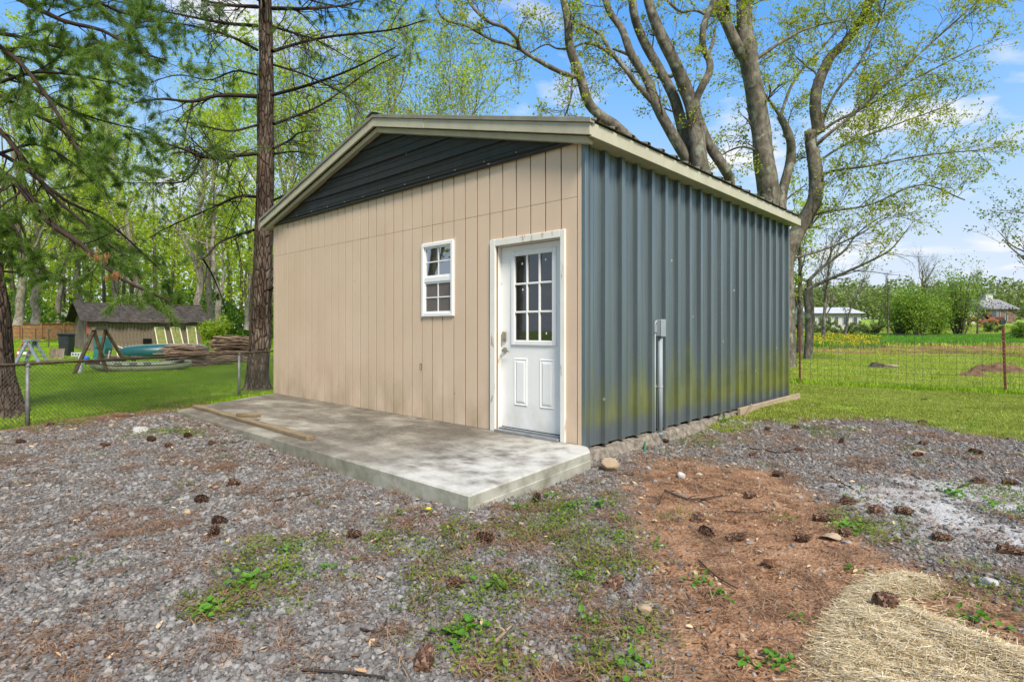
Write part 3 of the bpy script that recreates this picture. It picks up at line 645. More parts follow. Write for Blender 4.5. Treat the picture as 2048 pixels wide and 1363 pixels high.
# ------------------------------------------------------------------ trees: branch growing
class Bunch:
    """collects tubes by (points, sides); knows every branch so that finer ones can start on it"""
    def __init__(s): s.g = {}
    def add(s, P, R, n):
        P = np.asarray(P, float); R = np.asarray(R, float)
        if P.ndim == 2: P = P[None]; R = R[None]
        s.g.setdefault((P.shape[1], n), []).append((P, R))
    def mesh(s, name, mat, bumpy=0.):
        VV = []; QQ = []; off = 0
        for (m, n), L in s.g.items():
            P = np.concatenate([a for a, b in L]); Rr = np.concatenate([b for a, b in L])
            V, Q, _ = tubes(P, Rr, n); VV.append(V); QQ.append(Q + off); off += len(V)
        return raw_mesh(name, np.concatenate(VV), np.concatenate(QQ), smooth=True, mat=mat)
def unit(v): return v / (np.linalg.norm(v, axis=-1, keepdims=True) + 1e-9)
def sprout(P, R, per, lo, hi, length, ratio, angle, npts, g, wander=.18, up=.15, rmin=.002, taper=.25):
    """children on parents P (B,m,3): returns (P2, R2). per children each, between lo and hi of the parent's length"""
    B, m, _ = P.shape; K = B * per
    t = np.tile(lo + (hi - lo) * (np.arange(per) + .5) / per, B) + g.uniform(-.5, .5, K) * (hi - lo) / per; t = np.clip(t, 0, .999) * (m - 1)
    b = np.repeat(np.arange(B), per); i = np.minimum(t.astype(int), m - 2); u = (t - i)[:, None]
    S = P[b, i] * (1 - u) + P[b, i + 1] * u; Tn = unit(P[b, i + 1] - P[b, i]); r0 = R[b, i] * (1 - u[:, 0]) + R[b, i + 1] * u[:, 0]
    rv = unit(np.cross(Tn, g.normal(size=(K, 3)))); an = angle + g.uniform(-.25, .25, K)
    Dr = unit(Tn * np.cos(an)[:, None] + rv * np.sin(an)[:, None])
    L = length * g.uniform(.6, 1.25, K) * (1.15 - .55 * t / (m - 1)); step = L / (npts - 1)
    out = np.zeros((K, npts, 3)); out[:, 0] = S; d = Dr; dr = g.normal(size=(K, 3)) * wander
    for k in range(1, npts):
        d = unit(d + g.normal(size=(K, 3)) * wander * .6 + dr * .35 + np.array([0, 0, up]))
        out[:, k] = out[:, k - 1] + d * step[:, None]
    r1 = np.clip(r0 * ratio, rmin, None)
    Rr = r1[:, None] * (1 - (1 - taper) * np.linspace(0, 1, npts))[None]
    return out, Rr
def leaf_cloud(P, g, per, size, spread, flat=.0, start=.2):
    """little leaf quads along twigs P (B,m,3)"""
    B, m, _ = P.shape; K = B * per; b = np.repeat(np.arange(B), per); t = g.uniform(start, 1, K) ** .55 * (m - 1); i = np.minimum(t.astype(int), m - 2); u = (t - i)[:, None]
    C = P[b, i] * (1 - u) + P[b, i + 1] * u + g.normal(size=(K, 3)) * spread
    A = unit(g.normal(size=(K, 3)) * np.array([1, 1, 1 - flat])); Bv = unit(np.cross(A, g.normal(size=(K, 3))))
    s = (size * g.uniform(.55, 1.3, K))[:, None]
    V = np.stack([C - A * s, C + Bv * s * .55, C + A * s, C - Bv * s * .55], 1).reshape(-1, 3)
    return V, np.arange(4 * K).reshape(-1, 4)
def bark(name, lo, mid, hi, vert, lichen=None, sc=1., bump=.9, furrow=False):
    q = NM(name, .92, .12); v = q.scaled(q.objc, (sc, sc, sc * vert)); nz = q.noise(9, 7, v, .65, .6); n2 = q.noise(2.2, 4, q.objc)
    c = q.ramp(q.math('ADD', q.math('MULTIPLY', nz, .7), q.math('MULTIPLY', n2, .3)), [(.34, lo), (.5, mid), (.66, hi)])
    if furrow:
        vv = q.voro(9, q.scaled(q.objc, (1.5, 1.5, .38)), 'DISTANCE_TO_EDGE'); ed = q.map(vv.outputs[0], .0, .16); c = q.mix(q.math('MULTIPLY', q.math('SUBTRACT', 1., ed), .6), c, tuple(v * .35 for v in lo)); nz = q.math('ADD', nz, q.math('MULTIPLY', ed, .8))
    if lichen: c = q.mix(q.map(q.noise(3.3, 5, q.objc), .58, .66), c, lichen)
    q.col(c).bump(nz, bump, .035); return q.m
M_pine_bark = bark('pine_bark', (.036, .025, .018), (.115, .080, .060), (.27, .22, .185), .25, None, 1., 1., True)
M_grey_bark = bark('grey_bark', (.050, .043, .034), (.135, .118, .095), (.26, .235, .195), .5, (.25, .265, .205), .8)
M_pale_bark = bark('pale_bark', (.085, .07, .052), (.20, .175, .14), (.36, .325, .27), .5, (.27, .29, .22), .8)
M_brown_bark = bark('dark_bark', (.05, .04, .03), (.12, .10, .075), (.21, .18, .14), .4, None, .8)
M_twig = plain('twig_bark', (.075, .055, .042), .9, .1, 0, .3)
M_pine_twig = plain('pine_twig_bark', (.045, .032, .026), .9, .1, 0, .3)
M_leaf_new = leafmat('young_leaves', [(0, (.20, .29, .02)), (.45, (.38, .45, .03)), (.8, (.53, .54, .045)), (1, (.62, .57, .09))], .55)
M_leaf_wood = leafmat('woodland_leaves', [(.2, (.26, .38, .03)), (.45, (.44, .56, .045)), (.7, (.57, .66, .07)), (1, (.66, .70, .15))], .6, .55)
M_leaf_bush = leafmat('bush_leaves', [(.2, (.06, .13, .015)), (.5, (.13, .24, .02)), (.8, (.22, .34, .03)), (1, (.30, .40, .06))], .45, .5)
M_leaf_field = leafmat('field_bush_leaves', [(.2, (.11, .22, .02)), (.45, (.22, .36, .035)), (.75, (.35, .47, .06)), (1, (.46, .52, .13))], .5, .5)
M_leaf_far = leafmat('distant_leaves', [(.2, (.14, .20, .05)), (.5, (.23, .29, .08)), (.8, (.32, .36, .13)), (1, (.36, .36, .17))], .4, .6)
M_needle = leafmat('pine_needles', [(.2, (.09, .165, .03)), (.5, (.17, .28, .05)), (.8, (.26, .38, .075)), (1, (.38, .46, .13))], .58, .5)
M_needle_dry = leafmat('dry_needles', [(0, (.28, .13, .05)), (1, (.45, .25, .10))], .3)

def knobbly(P, R, n, g, amp, freq, flare=0., name='trunk', mat=None, ridges=0):
    """one stem with an uneven skin"""
    V, Q, (T, A, Bv) = tubes(P[None], R[None], n); m = len(P); V = V.reshape(m, n, 3); C = P[:, None, :]
    th = np.arange(n) * 2 * np.pi / n; seed = g.uniform(0, 50)
    for i in range(m):
        for j in range(n):
            d = V[i, j] - P[i]; p = V[i, j]
            k = mnoise.noise(Vector((p[0] * freq + seed, p[1] * freq, p[2] * freq * .45))) * amp
            if ridges: k += .06 * math.cos(ridges * th[j] + 2.5 * mnoise.noise(Vector((p[2] * 1.3, th[j], seed))))
            if flare: k += flare * max(0, 1 - i / (m * .16)) ** 2 * (1 + .55 * math.cos(5 * th[j] + seed))
            V[i, j] = P[i] + d * (1 + k)
    Vf = np.vstack([V.reshape(-1, 3), P[-1:] + unit(P[-1:] - P[-2:-1]) * R[-1] * .5]); e = m * n; b_ = (m - 1) * n
    return raw_mesh(name, Vf, Q, [(b_ + j, b_ + (j + 1) % n, e) for j in range(n)], smooth=True, mat=mat)
def pixel_stem(pts, d0, g, n=26, dvar=.35, slope=0.):
    """a stem traced through picture points at distance d0 with its own swing in depth -> world line"""
    k = len(pts); w = np.cumsum(g.normal(size=k)) * dvar; w -= w[0]
    return smooth_line([at(p[0], p[1], d0 + w[i] + slope * i) for i, p in enumerate(pts)], n)

# ------------------------------------------------------------------ pines
def needle_tufts(C, Dn, g, per, length, spread, w=.004):
    """needle triangles: tuft centres C (N,3), axis Dn (N,3)"""
    N = len(C); K = N * per; c = np.repeat(C, per, 0); d = np.repeat(Dn, per, 0)
    v = unit(d * 1. + g.normal(size=(K, 3)) * spread * .8 + np.array([0, 0, -.14])); L = length * g.uniform(.6, 1.2, K)[:, None]
    s = unit(np.cross(v, g.normal(size=(K, 3)))) * w; b = c + g.normal(size=(K, 3)) * .015
    V = np.stack([b - s, b + s, b + v * L], 1).reshape(-1, 3); return V, np.arange(3 * K).reshape(-1, 3)
def pine(name, base, trunkP, trunkR, limbs, g, label, group, twigs=9, tufts=7, bare=.0, ntri=22, nlen=.12):
    """limbs: list of (points (m,3), r0). Returns the root; parts trunk, limb, twigs, needles"""
    root = empty(name, base, 0, label, 'pine tree', group)
    child(root, obj('trunk', knobbly(trunkP, trunkR, 28, g, .16, 2.6, .75, 'trunk', M_pine_bark, 9)))
    tw = Bunch(); NV = []; NT = []; off = 0
    for P, r0, leafy in limbs:
        P = smooth_line(P, 16); R = np.linspace(r0, r0 * .22, 16)
        b = Bunch(); b.add(P, R, 7); child(root, obj('limb', b.mesh('limb', M_pine_twig)))
        L = np.linalg.norm(np.diff(P, axis=0), axis=1).sum()
        a, ar = sprout(P[None], R[None], max(4, int(L * twigs / 3.2)), .12, 1., min(1.0, L * .24), .38, .7, 9, g, .20, -.01, .004); tw.add(a, ar, 4)
        c_, cr_ = sprout(a, ar, 5, .2, 1., min(.45, L * .10), .45, .65, 5, g, .22, -.02, .0025); tw.add(c_, cr_, 3)
        if leafy > 0:
            pool = np.concatenate([c_.reshape(-1, 5, 3), a[:, ::2]]); keep = g.random(len(pool)) < leafy * .45; pool = pool[keep]
            if len(pool):
                bb = np.repeat(np.arange(len(pool)), tufts); t = g.uniform(.25, 1, len(bb)) * 3.999; i = t.astype(int); u = (t - i)[:, None]
                C = pool[bb, i] * (1 - u) + pool[bb, i + 1] * u; Dn = unit(pool[bb, i + 1] - pool[bb, i])
                Vn, Tn = needle_tufts(C, Dn, g, ntri, nlen, .75); NV.append(Vn); NT.append(Tn + off); off += len(Vn)
    child(root, obj('twigs', tw.mesh('twigs', M_pine_twig), kind='stuff'))
    if NV: child(root, obj('needles', raw_mesh('needles', np.concatenate(NV), tris=np.concatenate(NT), mat=M_needle), kind='stuff'))
    return root
g = np.random.default_rng(21)
# the pine between the fence and the shed
DP = 13.9
def ptrunk(px_pts, d, top, n=70): return smooth_line([at(x, y, d) for x, y in px_pts] + [np.array(t) for t in top], n)
b0 = on_ground(514, 783); DP = Xd(b0[0], b0[1])[1]
tp = ptrunk([(513, 795), (515, 760), (521, 690), (524, 600), (528, 480), (531, 350), (532, 200), (531, 60), (529, -60)], DP, [], 64)
tr = np.interp(np.linspace(0, 1, 64), [0, .08, .2, .5, .9, 1], [.33, .265, .235, .205, .155, .14])
ex = [tp[-1] + np.array([0, 0, 1.5 * k]) for k in range(1, 5)]
tp2 = np.vstack([tp, ex]); tr2 = np.concatenate([tr, np.linspace(.13, .06, 4)])
T2 = [  # limbs traced: picture points, thickness, how green
    ([(514, 14), (445, 9), (380, -6)], .05, .35), ([(514, 52), (438, 45), (359, 29), (286, 14), (220, 0)], .045, .5), ([(514, 100), (459, 72), (390, 53), (310, 43), (250, 50)], .04, .5),
    ([(514, 193), (438, 191), (386, 203), (324, 198), (270, 206)], .055, .3), ([(386, 203), (374, 250), (366, 297)], .025, .3),
    ([(512, 307), (462, 312), (407, 314), (366, 298), (304, 279), (260, 268)], .05, .35), ([(403, 316), (372, 360), (310, 366), (242, 365)], .028, .45),
    ([(510, 393), (476, 393), (421, 417), (335, 455), (300, 475)], .042, .35), ([(508, 460), (470, 472), (437, 486), (407, 519)], .045, .2), ([(407, 519), (425, 550), (440, 585), (452, 620)], .026, .6),
    ([(545, 17), (621, 17), (690, 10), (760, -10)], .05, .25), ([(545, 103), (586, 90), (655, 74), (780, 60), (850, 40)], .045, .2), ([(545, 190), (621, 169), (700, 140), (790, 95)], .045, .15),
    ([(548, 248), (593, 231), (650, 205), (740, 140), (800, 110)], .04, .12), ([(545, 53), (600, 70), (640, 84), (720, 130)], .035, .12), ([(547, 297), (580, 280), (600, 265), (640, 262)], .035, .1), ([(548, 308), (590, 303), (640, 312)], .03, .1), ([(548, 400), (575, 388), (600, 380)], .03, 0), ([(540, 580), (552, 570)], .035, 0),
    ([(514, 150), (470, 142), (420, 160), (360, 150), (300, 165)], .03, .5), ([(514, 250), (460, 262), (400, 250), (350, 240)], .03, .4), ([(548, 130), (610, 150), (690, 190), (720, 225)], .03, .1), ([(548, -30), (640, -40), (720, -20), (800, 10)], .04, .3)]
limbs = []
for pts, r0, lf in T2:
    P = [at(x, y, DP + g.normal() * .12 - .9 * i * (1 if g.random() < .5 else -.7)) for i, (x, y) in enumerate(pts)]
    limbs.append((P, r0, lf * .75))
for k in range(16):       # limbs above the picture
    a = g.uniform(0, 2 * np.pi); z = g.uniform(9.0, 14.0); L = g.uniform(1.8, 3.2); p = np.array([tp[-1][0], tp[-1][1], z]); d = np.array([math.cos(a), math.sin(a), .12])
    limbs.append(([p, p + d * L * .5, p + d * L + np.array([0, 0, .25])], .04, .8))
pine('pine_tree', (b0[0], b0[1], b0[2]), tp2, tr2, limbs, g, 'tall dark pine trunk standing between chain-link fence and beige shed wall', 'pines around the yard', 15, 6, ntri=14)
root2 = bpy.data.objects['pine_tree']
vb = Bunch()
for k in range(7):     # dead creeper stems on the trunk
    z0 = g.uniform(0, .3); z1 = g.uniform(.4, .95); a0 = g.uniform(2.2, 5.8); t = np.linspace(z0, z1, 24) * 63; i = t.astype(int)
    an = a0 + np.cumsum(g.normal(size=24)) * .12; rr_ = np.interp(t, np.arange(64), tr) + .03
    vb.add(tp[i] + np.stack([np.cos(an) * rr_, np.sin(an) * rr_, np.zeros(24)], 1), np.full(24, .012), 5)
child(root2, obj('creeper_stems', vb.mesh('creeper_stems', M_twig), kind='stuff'))
# the pine at the picture's left side, whose boughs hang over the corner
b1 = on_ground(-14, 834); D1 = Xd(b1[0], b1[1])[1]
tp = smooth_line([at(-12, 850, D1), at(-14, 800, D1), at(-22, 740, D1), at(-32, 620, D1), at(-48, 400, D1), at(-60, 150, D1), at(-66, -60, D1), at(-70, -400, D1)], 70)
tr = np.interp(np.linspace(0, 1, 70), [0, .07, .2, .6, 1], [.46, .41, .37, .30, .18])
T1 = [([(-45, 300), (0, 344), (36, 368), (74, 418), (109, 453), (150, 480), (191, 513), (232, 551), (287, 579), (342, 603)], .065, .55, -1.1), ([(-55, 230), (0, 262), (33, 300), (68, 346), (109, 396), (164, 442), (219, 491), (270, 520)], .05, .75, -.6),
      ([(-60, 40), (0, 93), (45, 131), (103, 207), (152, 293), (180, 330)], .05, .6, -1.5), ([(-60, -40), (41, 0), (124, 41), (207, 62), (276, 103), (330, 120)], .05, 1., -1.8), ([(-60, 190), (0, 165), (69, 145), (150, 150), (220, 165)], .04, 1., -1.2),
      ([(-58, 160), (52, 220), (110, 250), (170, 300), (230, 320)], .04, .8, -.9), ([(-62, -80), (30, -60), (130, -30), (230, 20), (300, 40)], .05, 1., -1.0), ([(-50, 330), (20, 300), (80, 290), (150, 330), (200, 380)], .035, .8, .9),
      ([(-40, 470), (0, 480), (40, 500), (90, 540), (140, 560)], .035, .7, -.7), ([(-45, 400), (0, 420), (30, 455), (50, 500), (90, 520)], .03, .7, -.9), ([(-40, 510), (0, 540), (60, 545), (110, 550)], .03, .6, .6), ([(-62, 60), (20, 70), (100, 90), (180, 110), (260, 140)], .045, 1., .3), ([(-60, 120), (40, 160), (120, 210), (200, 240), (280, 260)], .04, .9, -.2), ([(-50, 280), (40, 330), (130, 400), (210, 440), (300, 520), (340, 560)], .04, .8, .5)]
limbs = []
for pts, r0, lf, dd in T1: limbs.append(([at(x, y, D1 + dd * i / 4.5 + g.normal() * .05) for i, (x, y) in enumerate(pts)], r0, lf))
for k in range(16):
    a = g.uniform(0, 2 * np.pi); z = g.uniform(7.5, 13.0); L = g.uniform(2., 3.2); p = np.array([tp[-1][0], tp[-1][1], z]); d = np.array([math.cos(a), math.sin(a), .05])
    limbs.append(([p, p + d * L * .5, p + d * L - np.array([0, 0, .25])], .045, .8))
pine('pine_tree', (b1[0], b1[1], b1[2]), tp, tr, limbs, g, 'thick furrowed pine with drooping green boughs, behind the fence at the yard corner', 'pines around the yard', 14, 8, ntri=22, nlen=.14)
root1 = bpy.data.objects['pine_tree.001']
dv = [needle_tufts(np.array([at(x, y, D1 - 2.2)]) + g.normal(size=(5, 3)) * .03, np.tile([0, 0, -1.], (5, 1)), g, 14, .075, .30, .004) for x, y in ((189, 508), (215, 513), (224, 553), (236, 544))]
VV = np.concatenate([a for a, b in dv]); child(root1, obj('dead_needle_clusters', raw_mesh('dead_needle_clusters', VV, tris=np.arange(len(VV)).reshape(-1, 3), mat=M_needle_dry), kind='stuff'))

# ------------------------------------------------------------------ big broad-leaved trees behind the shed
def traced_tree(name, base, stems, side, g, label, group, leaf_n=4, leaf_s=.040, mat=None, twig_len=1.5, extra_spread=.05, group2=None):
    """stems: list of (line (m,3), r0, r1, n_side_limbs). Parts: trunk (the first), stems, limbs, twigs, crown"""
    root = empty(name, base, 0, label, 'tree', group); lb = Bunch(); tb = Bunch(); LV = []; mat = mat or M_grey_bark
    done = []
    for k, (P, r0, r1, nl) in enumerate(stems):
        if done:        # a side stem starts inside the stem it grows from
            al = np.concatenate(done); dd = np.linalg.norm(al - P[0], axis=1); j = int(np.argmin(dd))
            if dd[j] < 1.3: P = P + (al[j] - P[0]) * ((1 - np.linspace(0, 1, len(P))) ** 1.5)[:, None]
        done.append(P)
        R = np.linspace(r0, r1, len(P)); child(root, obj('trunk' if k == 0 else 'stem', knobbly(P, R, 14, g, .17, 2.2, .45 if k == 0 else 0, 'stem', mat)))
        if not nl: continue
        a, ar = sprout(P[None], R[None], nl, side[0], 1., side[1], .22, .75, 10, g, .26, .10, .010, .3); lb.add(a, ar, 6)
        b, br = sprout(a, ar, 6, .2, 1., twig_len, .42, .7, 7, g, .24, .06, .006, .35); tb.add(b, br, 4)
        c_, cr_ = sprout(b, br, 5, .15, 1., twig_len * .45, .5, .65, 5, g, .25, .0, .0035, .4); tb.add(c_, cr_, 3)
        V, _ = leaf_cloud(c_, g, leaf_n, leaf_s, extra_spread); LV.append(V); V, _ = leaf_cloud(b, g, leaf_n, leaf_s, extra_spread); LV.append(V)
    child(root, obj('limbs', lb.mesh('limbs', M_brown_bark), kind='stuff')); child(root, obj('twigs', tb.mesh('twigs', M_twig), kind='stuff'))
    V = np.concatenate(LV); child(root, obj('crown', raw_mesh('crown', V, np.arange(len(V)).reshape(-1, 4), mat=M_leaf_new), kind='stuff')); return root
g = np.random.default_rng(5)
def st(pts, d, w0, w1, nl, n=26, dv=.35, sl=0.): P = pixel_stem(pts, d, g, n, dv, sl); return (P, w0 * .44 * d / FPX, w1 * .42 * d / FPX, nl)
bA = on_ground(1588, 738); dA = Xd(bA[0], bA[1])[1]
GRP = 'big broad-leaved trees behind the shed'
traced_tree('maple_tree', bA, [
    st([(1572, 790), (1571, 740), (1570, 690), (1570, 620), (1570, 540), (1582, 490), (1606, 445), (1630, 400), (1631, 340), (1622, 285), (1619, 262)], dA, 46, 25, 4, 40, .1),
    st([(1575, 560), (1566, 480), (1566, 400), (1582, 320), (1580, 275), (1560, 232)], dA, 30, 14, 5, 26, .15),
    st([(1634, 285), (1660, 262), (1720, 215), (1790, 150), (1880, 70), (1960, 0)], dA - .4, 9, 3, 16), st([(1634, 288), (1680, 250), (1740, 215), (1830, 160), (1960, 90)], dA + .5, 7, 2.5, 16), st([(1634, 355), (1665, 340), (1740, 330), (1850, 310), (1960, 300)], dA - .6, 7, 2.5, 14),
    st([(1640, 280), (1670, 200), (1720, 130), (1760, 40), (1780, -30)], dA + .4, 7, 2.5, 14), st([(1610, 440), (1650, 425), (1740, 410), (1840, 370), (1930, 400)], dA + .3, 6, 2.5, 14),
    st([(1602, 300), (1606, 220), (1640, 140), (1690, 85), (1735, 10), (1750, -40)], dA + 1.2, 26, 12, 9), st([(1560, 235), (1590, 160), (1650, 90), (1700, 30)], dA, 7, 3, 9), st([(1558, 235), (1530, 190), (1500, 140)], dA, 7, 3, 6), st([(1626, 330), (1690, 290), (1790, 250), (1900, 210)], dA - .2, 6, 2.5, 14), st([(1600, 520), (1660, 500), (1720, 470), (1780, 430)], dA, 6, 2, 8)],
    (.25, 1.5), g, 'leafy forked maple at the far corner of the blue-grey metal wall', GRP, 6, .045, None, 1.15)
bB = at_d(1545, 17.5); traced_tree('maple_tree', bB, [
    st([(1556, 720), (1550, 560), (1540, 420), (1530, 330), (1520, 250), (1508, 180), (1497, 110), (1489, 50), (1489, -40)], 17.5, 52, 36, 6, 40, .1),
    st([(1500, 140), (1475, 95), (1450, 40), (1432, 0), (1415, -50)], 17.4, 26, 18, 4, 24, .2), st([(1470, 60), (1462, 30), (1455, 0), (1450, -30)], 17.3, 10, 8, 2), st([(1515, 125), (1560, 90), (1610, 60), (1680, 40)], 17.4, 9, 3, 8), st([(1520, 300), (1480, 290), (1440, 310), (1420, 330)], 17.4, 6, 2, 6)],
    (.3, 1.3), g, 'straight thick mossy maple trunk rising behind the shed roof near its far end', GRP, 6, .045, None, .9)
bC = at_d(1440, 16.2); traced_tree('maple_tree', bC, [
    st([(1475, 720), (1470, 560), (1440, 430), (1404, 345), (1394, 287), (1387, 224), (1372, 180), (1349, 125), (1324, 75), (1302, 20), (1288, -30)], 16.2, 44, 20, 4, 40, .12),
    st([(1440, 430), (1390, 345), (1379, 312), (1364, 250), (1347, 195), (1319, 140), (1287, 82), (1269, 32), (1262, -30)], 16.1, 30, 17, 4, 30, .15), st([(1430, 420), (1385, 345), (1369, 317), (1342, 270), (1312, 214), (1294, 162), (1262, 110), (1244, 60), (1220, 25), (1204, -20)], 16.0, 28, 14, 4, 30, .15),
    st([(1308, 217), (1272, 175), (1250, 142), (1220, 105), (1200, 70), (1160, 47)], 15.9, 14, 6, 6), st([(1220, 105), (1185, 86), (1165, 86), (1150, 94)], 15.9, 8, 5, 2), st([(1260, 125), (1254, 115), (1240, 105), (1226, 98)], 15.9, 9, 6, 0),
    st([(1500, 560), (1488, 380), (1474, 340), (1441, 294), (1419, 249), (1409, 224), (1404, 200), (1414, 172), (1427, 140), (1421, 112), (1409, 95), (1409, 50), (1427, 5), (1430, -20)], 15.8, 24, 12, 6, 34, .15), st([(1407, 52), (1385, 35), (1362, 32), (1345, 15), (1330, -5)], 15.8, 7, 5, 3), st([(1424, 110), (1430, 80), (1428, 60)], 15.8, 9, 6, 3), st([(1349, 128), (1350, 143), (1346, 150)], 16, 10, 8, 0)],
    (.3, 1.1), g, 'many-stemmed lichen-spotted maple fanning out behind the middle of the shed roof', GRP, 4, .042, None, .8)
bD = at_d(1330, 15.6); traced_tree('maple_tree', bD, [
    st([(1345, 700), (1340, 500), (1310, 340), (1240, 262), (1205, 235), (1177, 205), (1160, 152), (1140, 95), (1135, 37), (1122, -20)], 15.6, 30, 17, 5, 36, .12),
    st([(1156, 152), (1120, 142), (1080, 122), (1037, 95), (1030, 75), (1005, 52), (980, 45), (950, 20), (930, -10)], 15.5, 11, 6, 6), st([(1037, 95), (1010, 84), (980, 77), (930, 50), (890, 40), (870, 10)], 15.5, 7, 4, 6), st([(1135, 95), (1110, 95), (1090, 88), (1060, 105), (1020, 130)], 15.5, 5, 2, 6), st([(1138, 110), (1140, 160), (1139, 200), (1130, 232)], 15.4, 6, 3, 6), st([(1206, 15), (1180, 22), (1160, 32), (1148, 45)], 15.5, 5, 3, 3)],
    (.3, 1.0), g, 'slender curved maple with one long side limb leaning left over the shed roof', GRP, 4, .040, None, .75)

# ------------------------------------------------------------------ woodland on the far left side
def wood_tree_meshes(seed, h, r, leaf_n, leaf_s, fork=.35, spread=.42, dens=9):
    """meshes of one tree standing at the origin"""
    g = np.random.default_rng(seed); n = 22
    w = np.cumsum(g.normal(size=(n, 3)) * .10, axis=0) * np.array([1, 1, 0]); zz = np.linspace(-.3, h * .8, n); lean = g.normal(size=2) * .06 * h
    P = np.stack([w[:, 0] + lean[0] * (zz / h) ** 1.5, w[:, 1] + lean[1] * (zz / h) ** 1.5, zz], 1); R = np.interp(np.linspace(0, 1, n), [0, .06, .5, 1], [r * 1.5, r, r * .6, r * .2])
    tr = knobbly(P, R, 10, g, .18, 1.2, .3, 'trunk', M_pale_bark)
    lb = Bunch(); tb = Bunch(); a, ar = sprout(P[None], R[None], dens, fork, 1., h * spread, .5, .55, 12, g, .17, .10, .02, .2); lb.add(a, ar, 6)
    b, br = sprout(a, ar, 7, .15, 1., h * spread * .42, .5, .6, 8, g, .2, .06, .010, .25); lb.add(b, br, 4)
    c_, cr_ = sprout(b, br, 5, .2, 1., h * .07, .5, .65, 5, g, .22, .0, .006, .3); tb.add(c_, cr_, 3)
    V, _ = leaf_cloud(c_, g, leaf_n, leaf_s, .14); V2, _ = leaf_cloud(b, g, leaf_n, leaf_s, .2); V = np.concatenate([V, V2])
    return tr, lb.mesh('limbs', M_pale_bark), tb.mesh('twigs', M_twig), raw_mesh('crown', V, np.arange(len(V)).reshape(-1, 4), mat=M_leaf_wood)
kinds = [wood_tree_meshes(11, 20, .26, 15, .10, .2), wood_tree_meshes(12, 22, .29, 14, .10, .22, .38), wood_tree_meshes(13, 17, .20, 16, .095, .15, .4), wood_tree_meshes(14, 15, .13, 7, .065, .2, .34, 14)]
def wood_tree(kind, px, d, s, rz, label, group='woodland trees beyond the old shed'):
    p = at_d(px, d); root = empty('woodland_tree', p, rz, label, 'tree', group); root.scale = (s, s, s)
    for nm, me in zip(('trunk', 'limbs', 'twigs', 'crown'), kinds[kind]):
        o = obj(nm, me, root)
        if nm in ('crown', 'twigs'): o['kind'] = 'stuff'
    return root
WT = [(0, 30, 36, 1.0, 0., 'grey woodland trunk just left of the step ladder, by the wooden fence'), (1, 68, 38, .95, 1.2, 'pale trunk standing in front of the wooden privacy fence'), (2, 100, 46, 1.1, 2.2, 'leaning grey trunk behind the privacy fence left of the old shed'),
      (1, 165, 48, 1.0, 3.0, 'leafy tree rising behind the left end of the old shed roof'), (0, 235, 44, 1.0, 4.1, 'leafy tree rising behind the middle of the old shed roof'), (2, 300, 40, 1.15, 5.1, 'leafy tree behind the right part of the old shed roof'),
      (1, 392, 37, .9, .7, 'pale forked trunk just right of the old shed roof'), (0, 428, 41, 1.0, 2.9, 'second trunk right of the old shed, behind the yellow-green bush'), (2, 447, 35, 1.0, 3.9, 'trunk behind the mossy dirt mound'), (2, 480, 39, .9, 1.9, 'leaning trunk next to the tall pine, behind the stick piles'),
      (0, 560, 30, .82, 5.5, 'leafy tree behind the left eave of the beige shed'), (3, 640, 27, 1.05, .4, 'slender tree showing above the left roof slope of the beige shed'), (1, 720, 34, .82, 2.5, 'bigger tree behind the peak of the beige shed roof'), (3, 775, 25, 1.05, 3.3, 'slender tree just right of the roof peak'), (3, 845, 26, 1.0, 4.4, 'slender tree above the roof between peak and curved maple'),
      (3, 905, 24, 1.0, 5.6, 'slender leafy tree nearest to the curved maple above the roof'), (3, 965, 31, .8, 1.1, 'thin tree low above the roof left of the curved maple'), (3, 600, 29, 1.15, 2.2, 'slender tree rising over the middle of the left roof slope'), (3, 685, 23, .95, 4.9, 'thin forked tree close behind the left roof slope by the peak'), (3, 810, 30, 1.2, 1.9, 'taller slender tree set back right of the roof peak'), (3, 930, 28, 1.05, 3.0, 'leafy thin tree set back left of the curved maple'), (1, -60, 40, 1.0, 2.0, 'woodland tree behind the thick furrowed pine')]
for a in WT: wood_tree(*a)
# trees behind the photographer, seen only as reflections in the window panes
for kx, ky, kk, s, lab in ((8, -16, 0, .7, 'woodland tree behind the photographer, reflected in the door panes'), (-4, -19, 1, .7, 'woodland tree behind the photographer, reflected in the window'), (-9, -15, 2, .8, 'leafy tree behind the photographer left of the others'), (2, -17, 2, .8, 'leafy tree straight behind the photographer'), (-13, -12, 0, .8, 'tree behind the photographer nearest the fence'), (-10, -10.5, 2, .9, 'leafy tree reflected low in the door panes'), (-15, -15, 1, 1.0, 'tall tree reflected in the upper door panes'), (-14, -9, 2, .9, 'leafy tree reflected in the upper window sash'), (-18, -12, 0, 1.0, 'tall tree reflected behind the leafy one in the window')):
    root = empty('woodland_tree', (kx, ky, gz(kx, ky)), kx, lab, 'tree', 'trees behind the photographer'); root.scale = (s, s, s)
    for nm, me in zip(('trunk', 'limbs', 'twigs', 'crown'), kinds[kk]):
        o = obj(nm, me, root)
        if nm in ('crown', 'twigs'): o['kind'] = 'stuff'
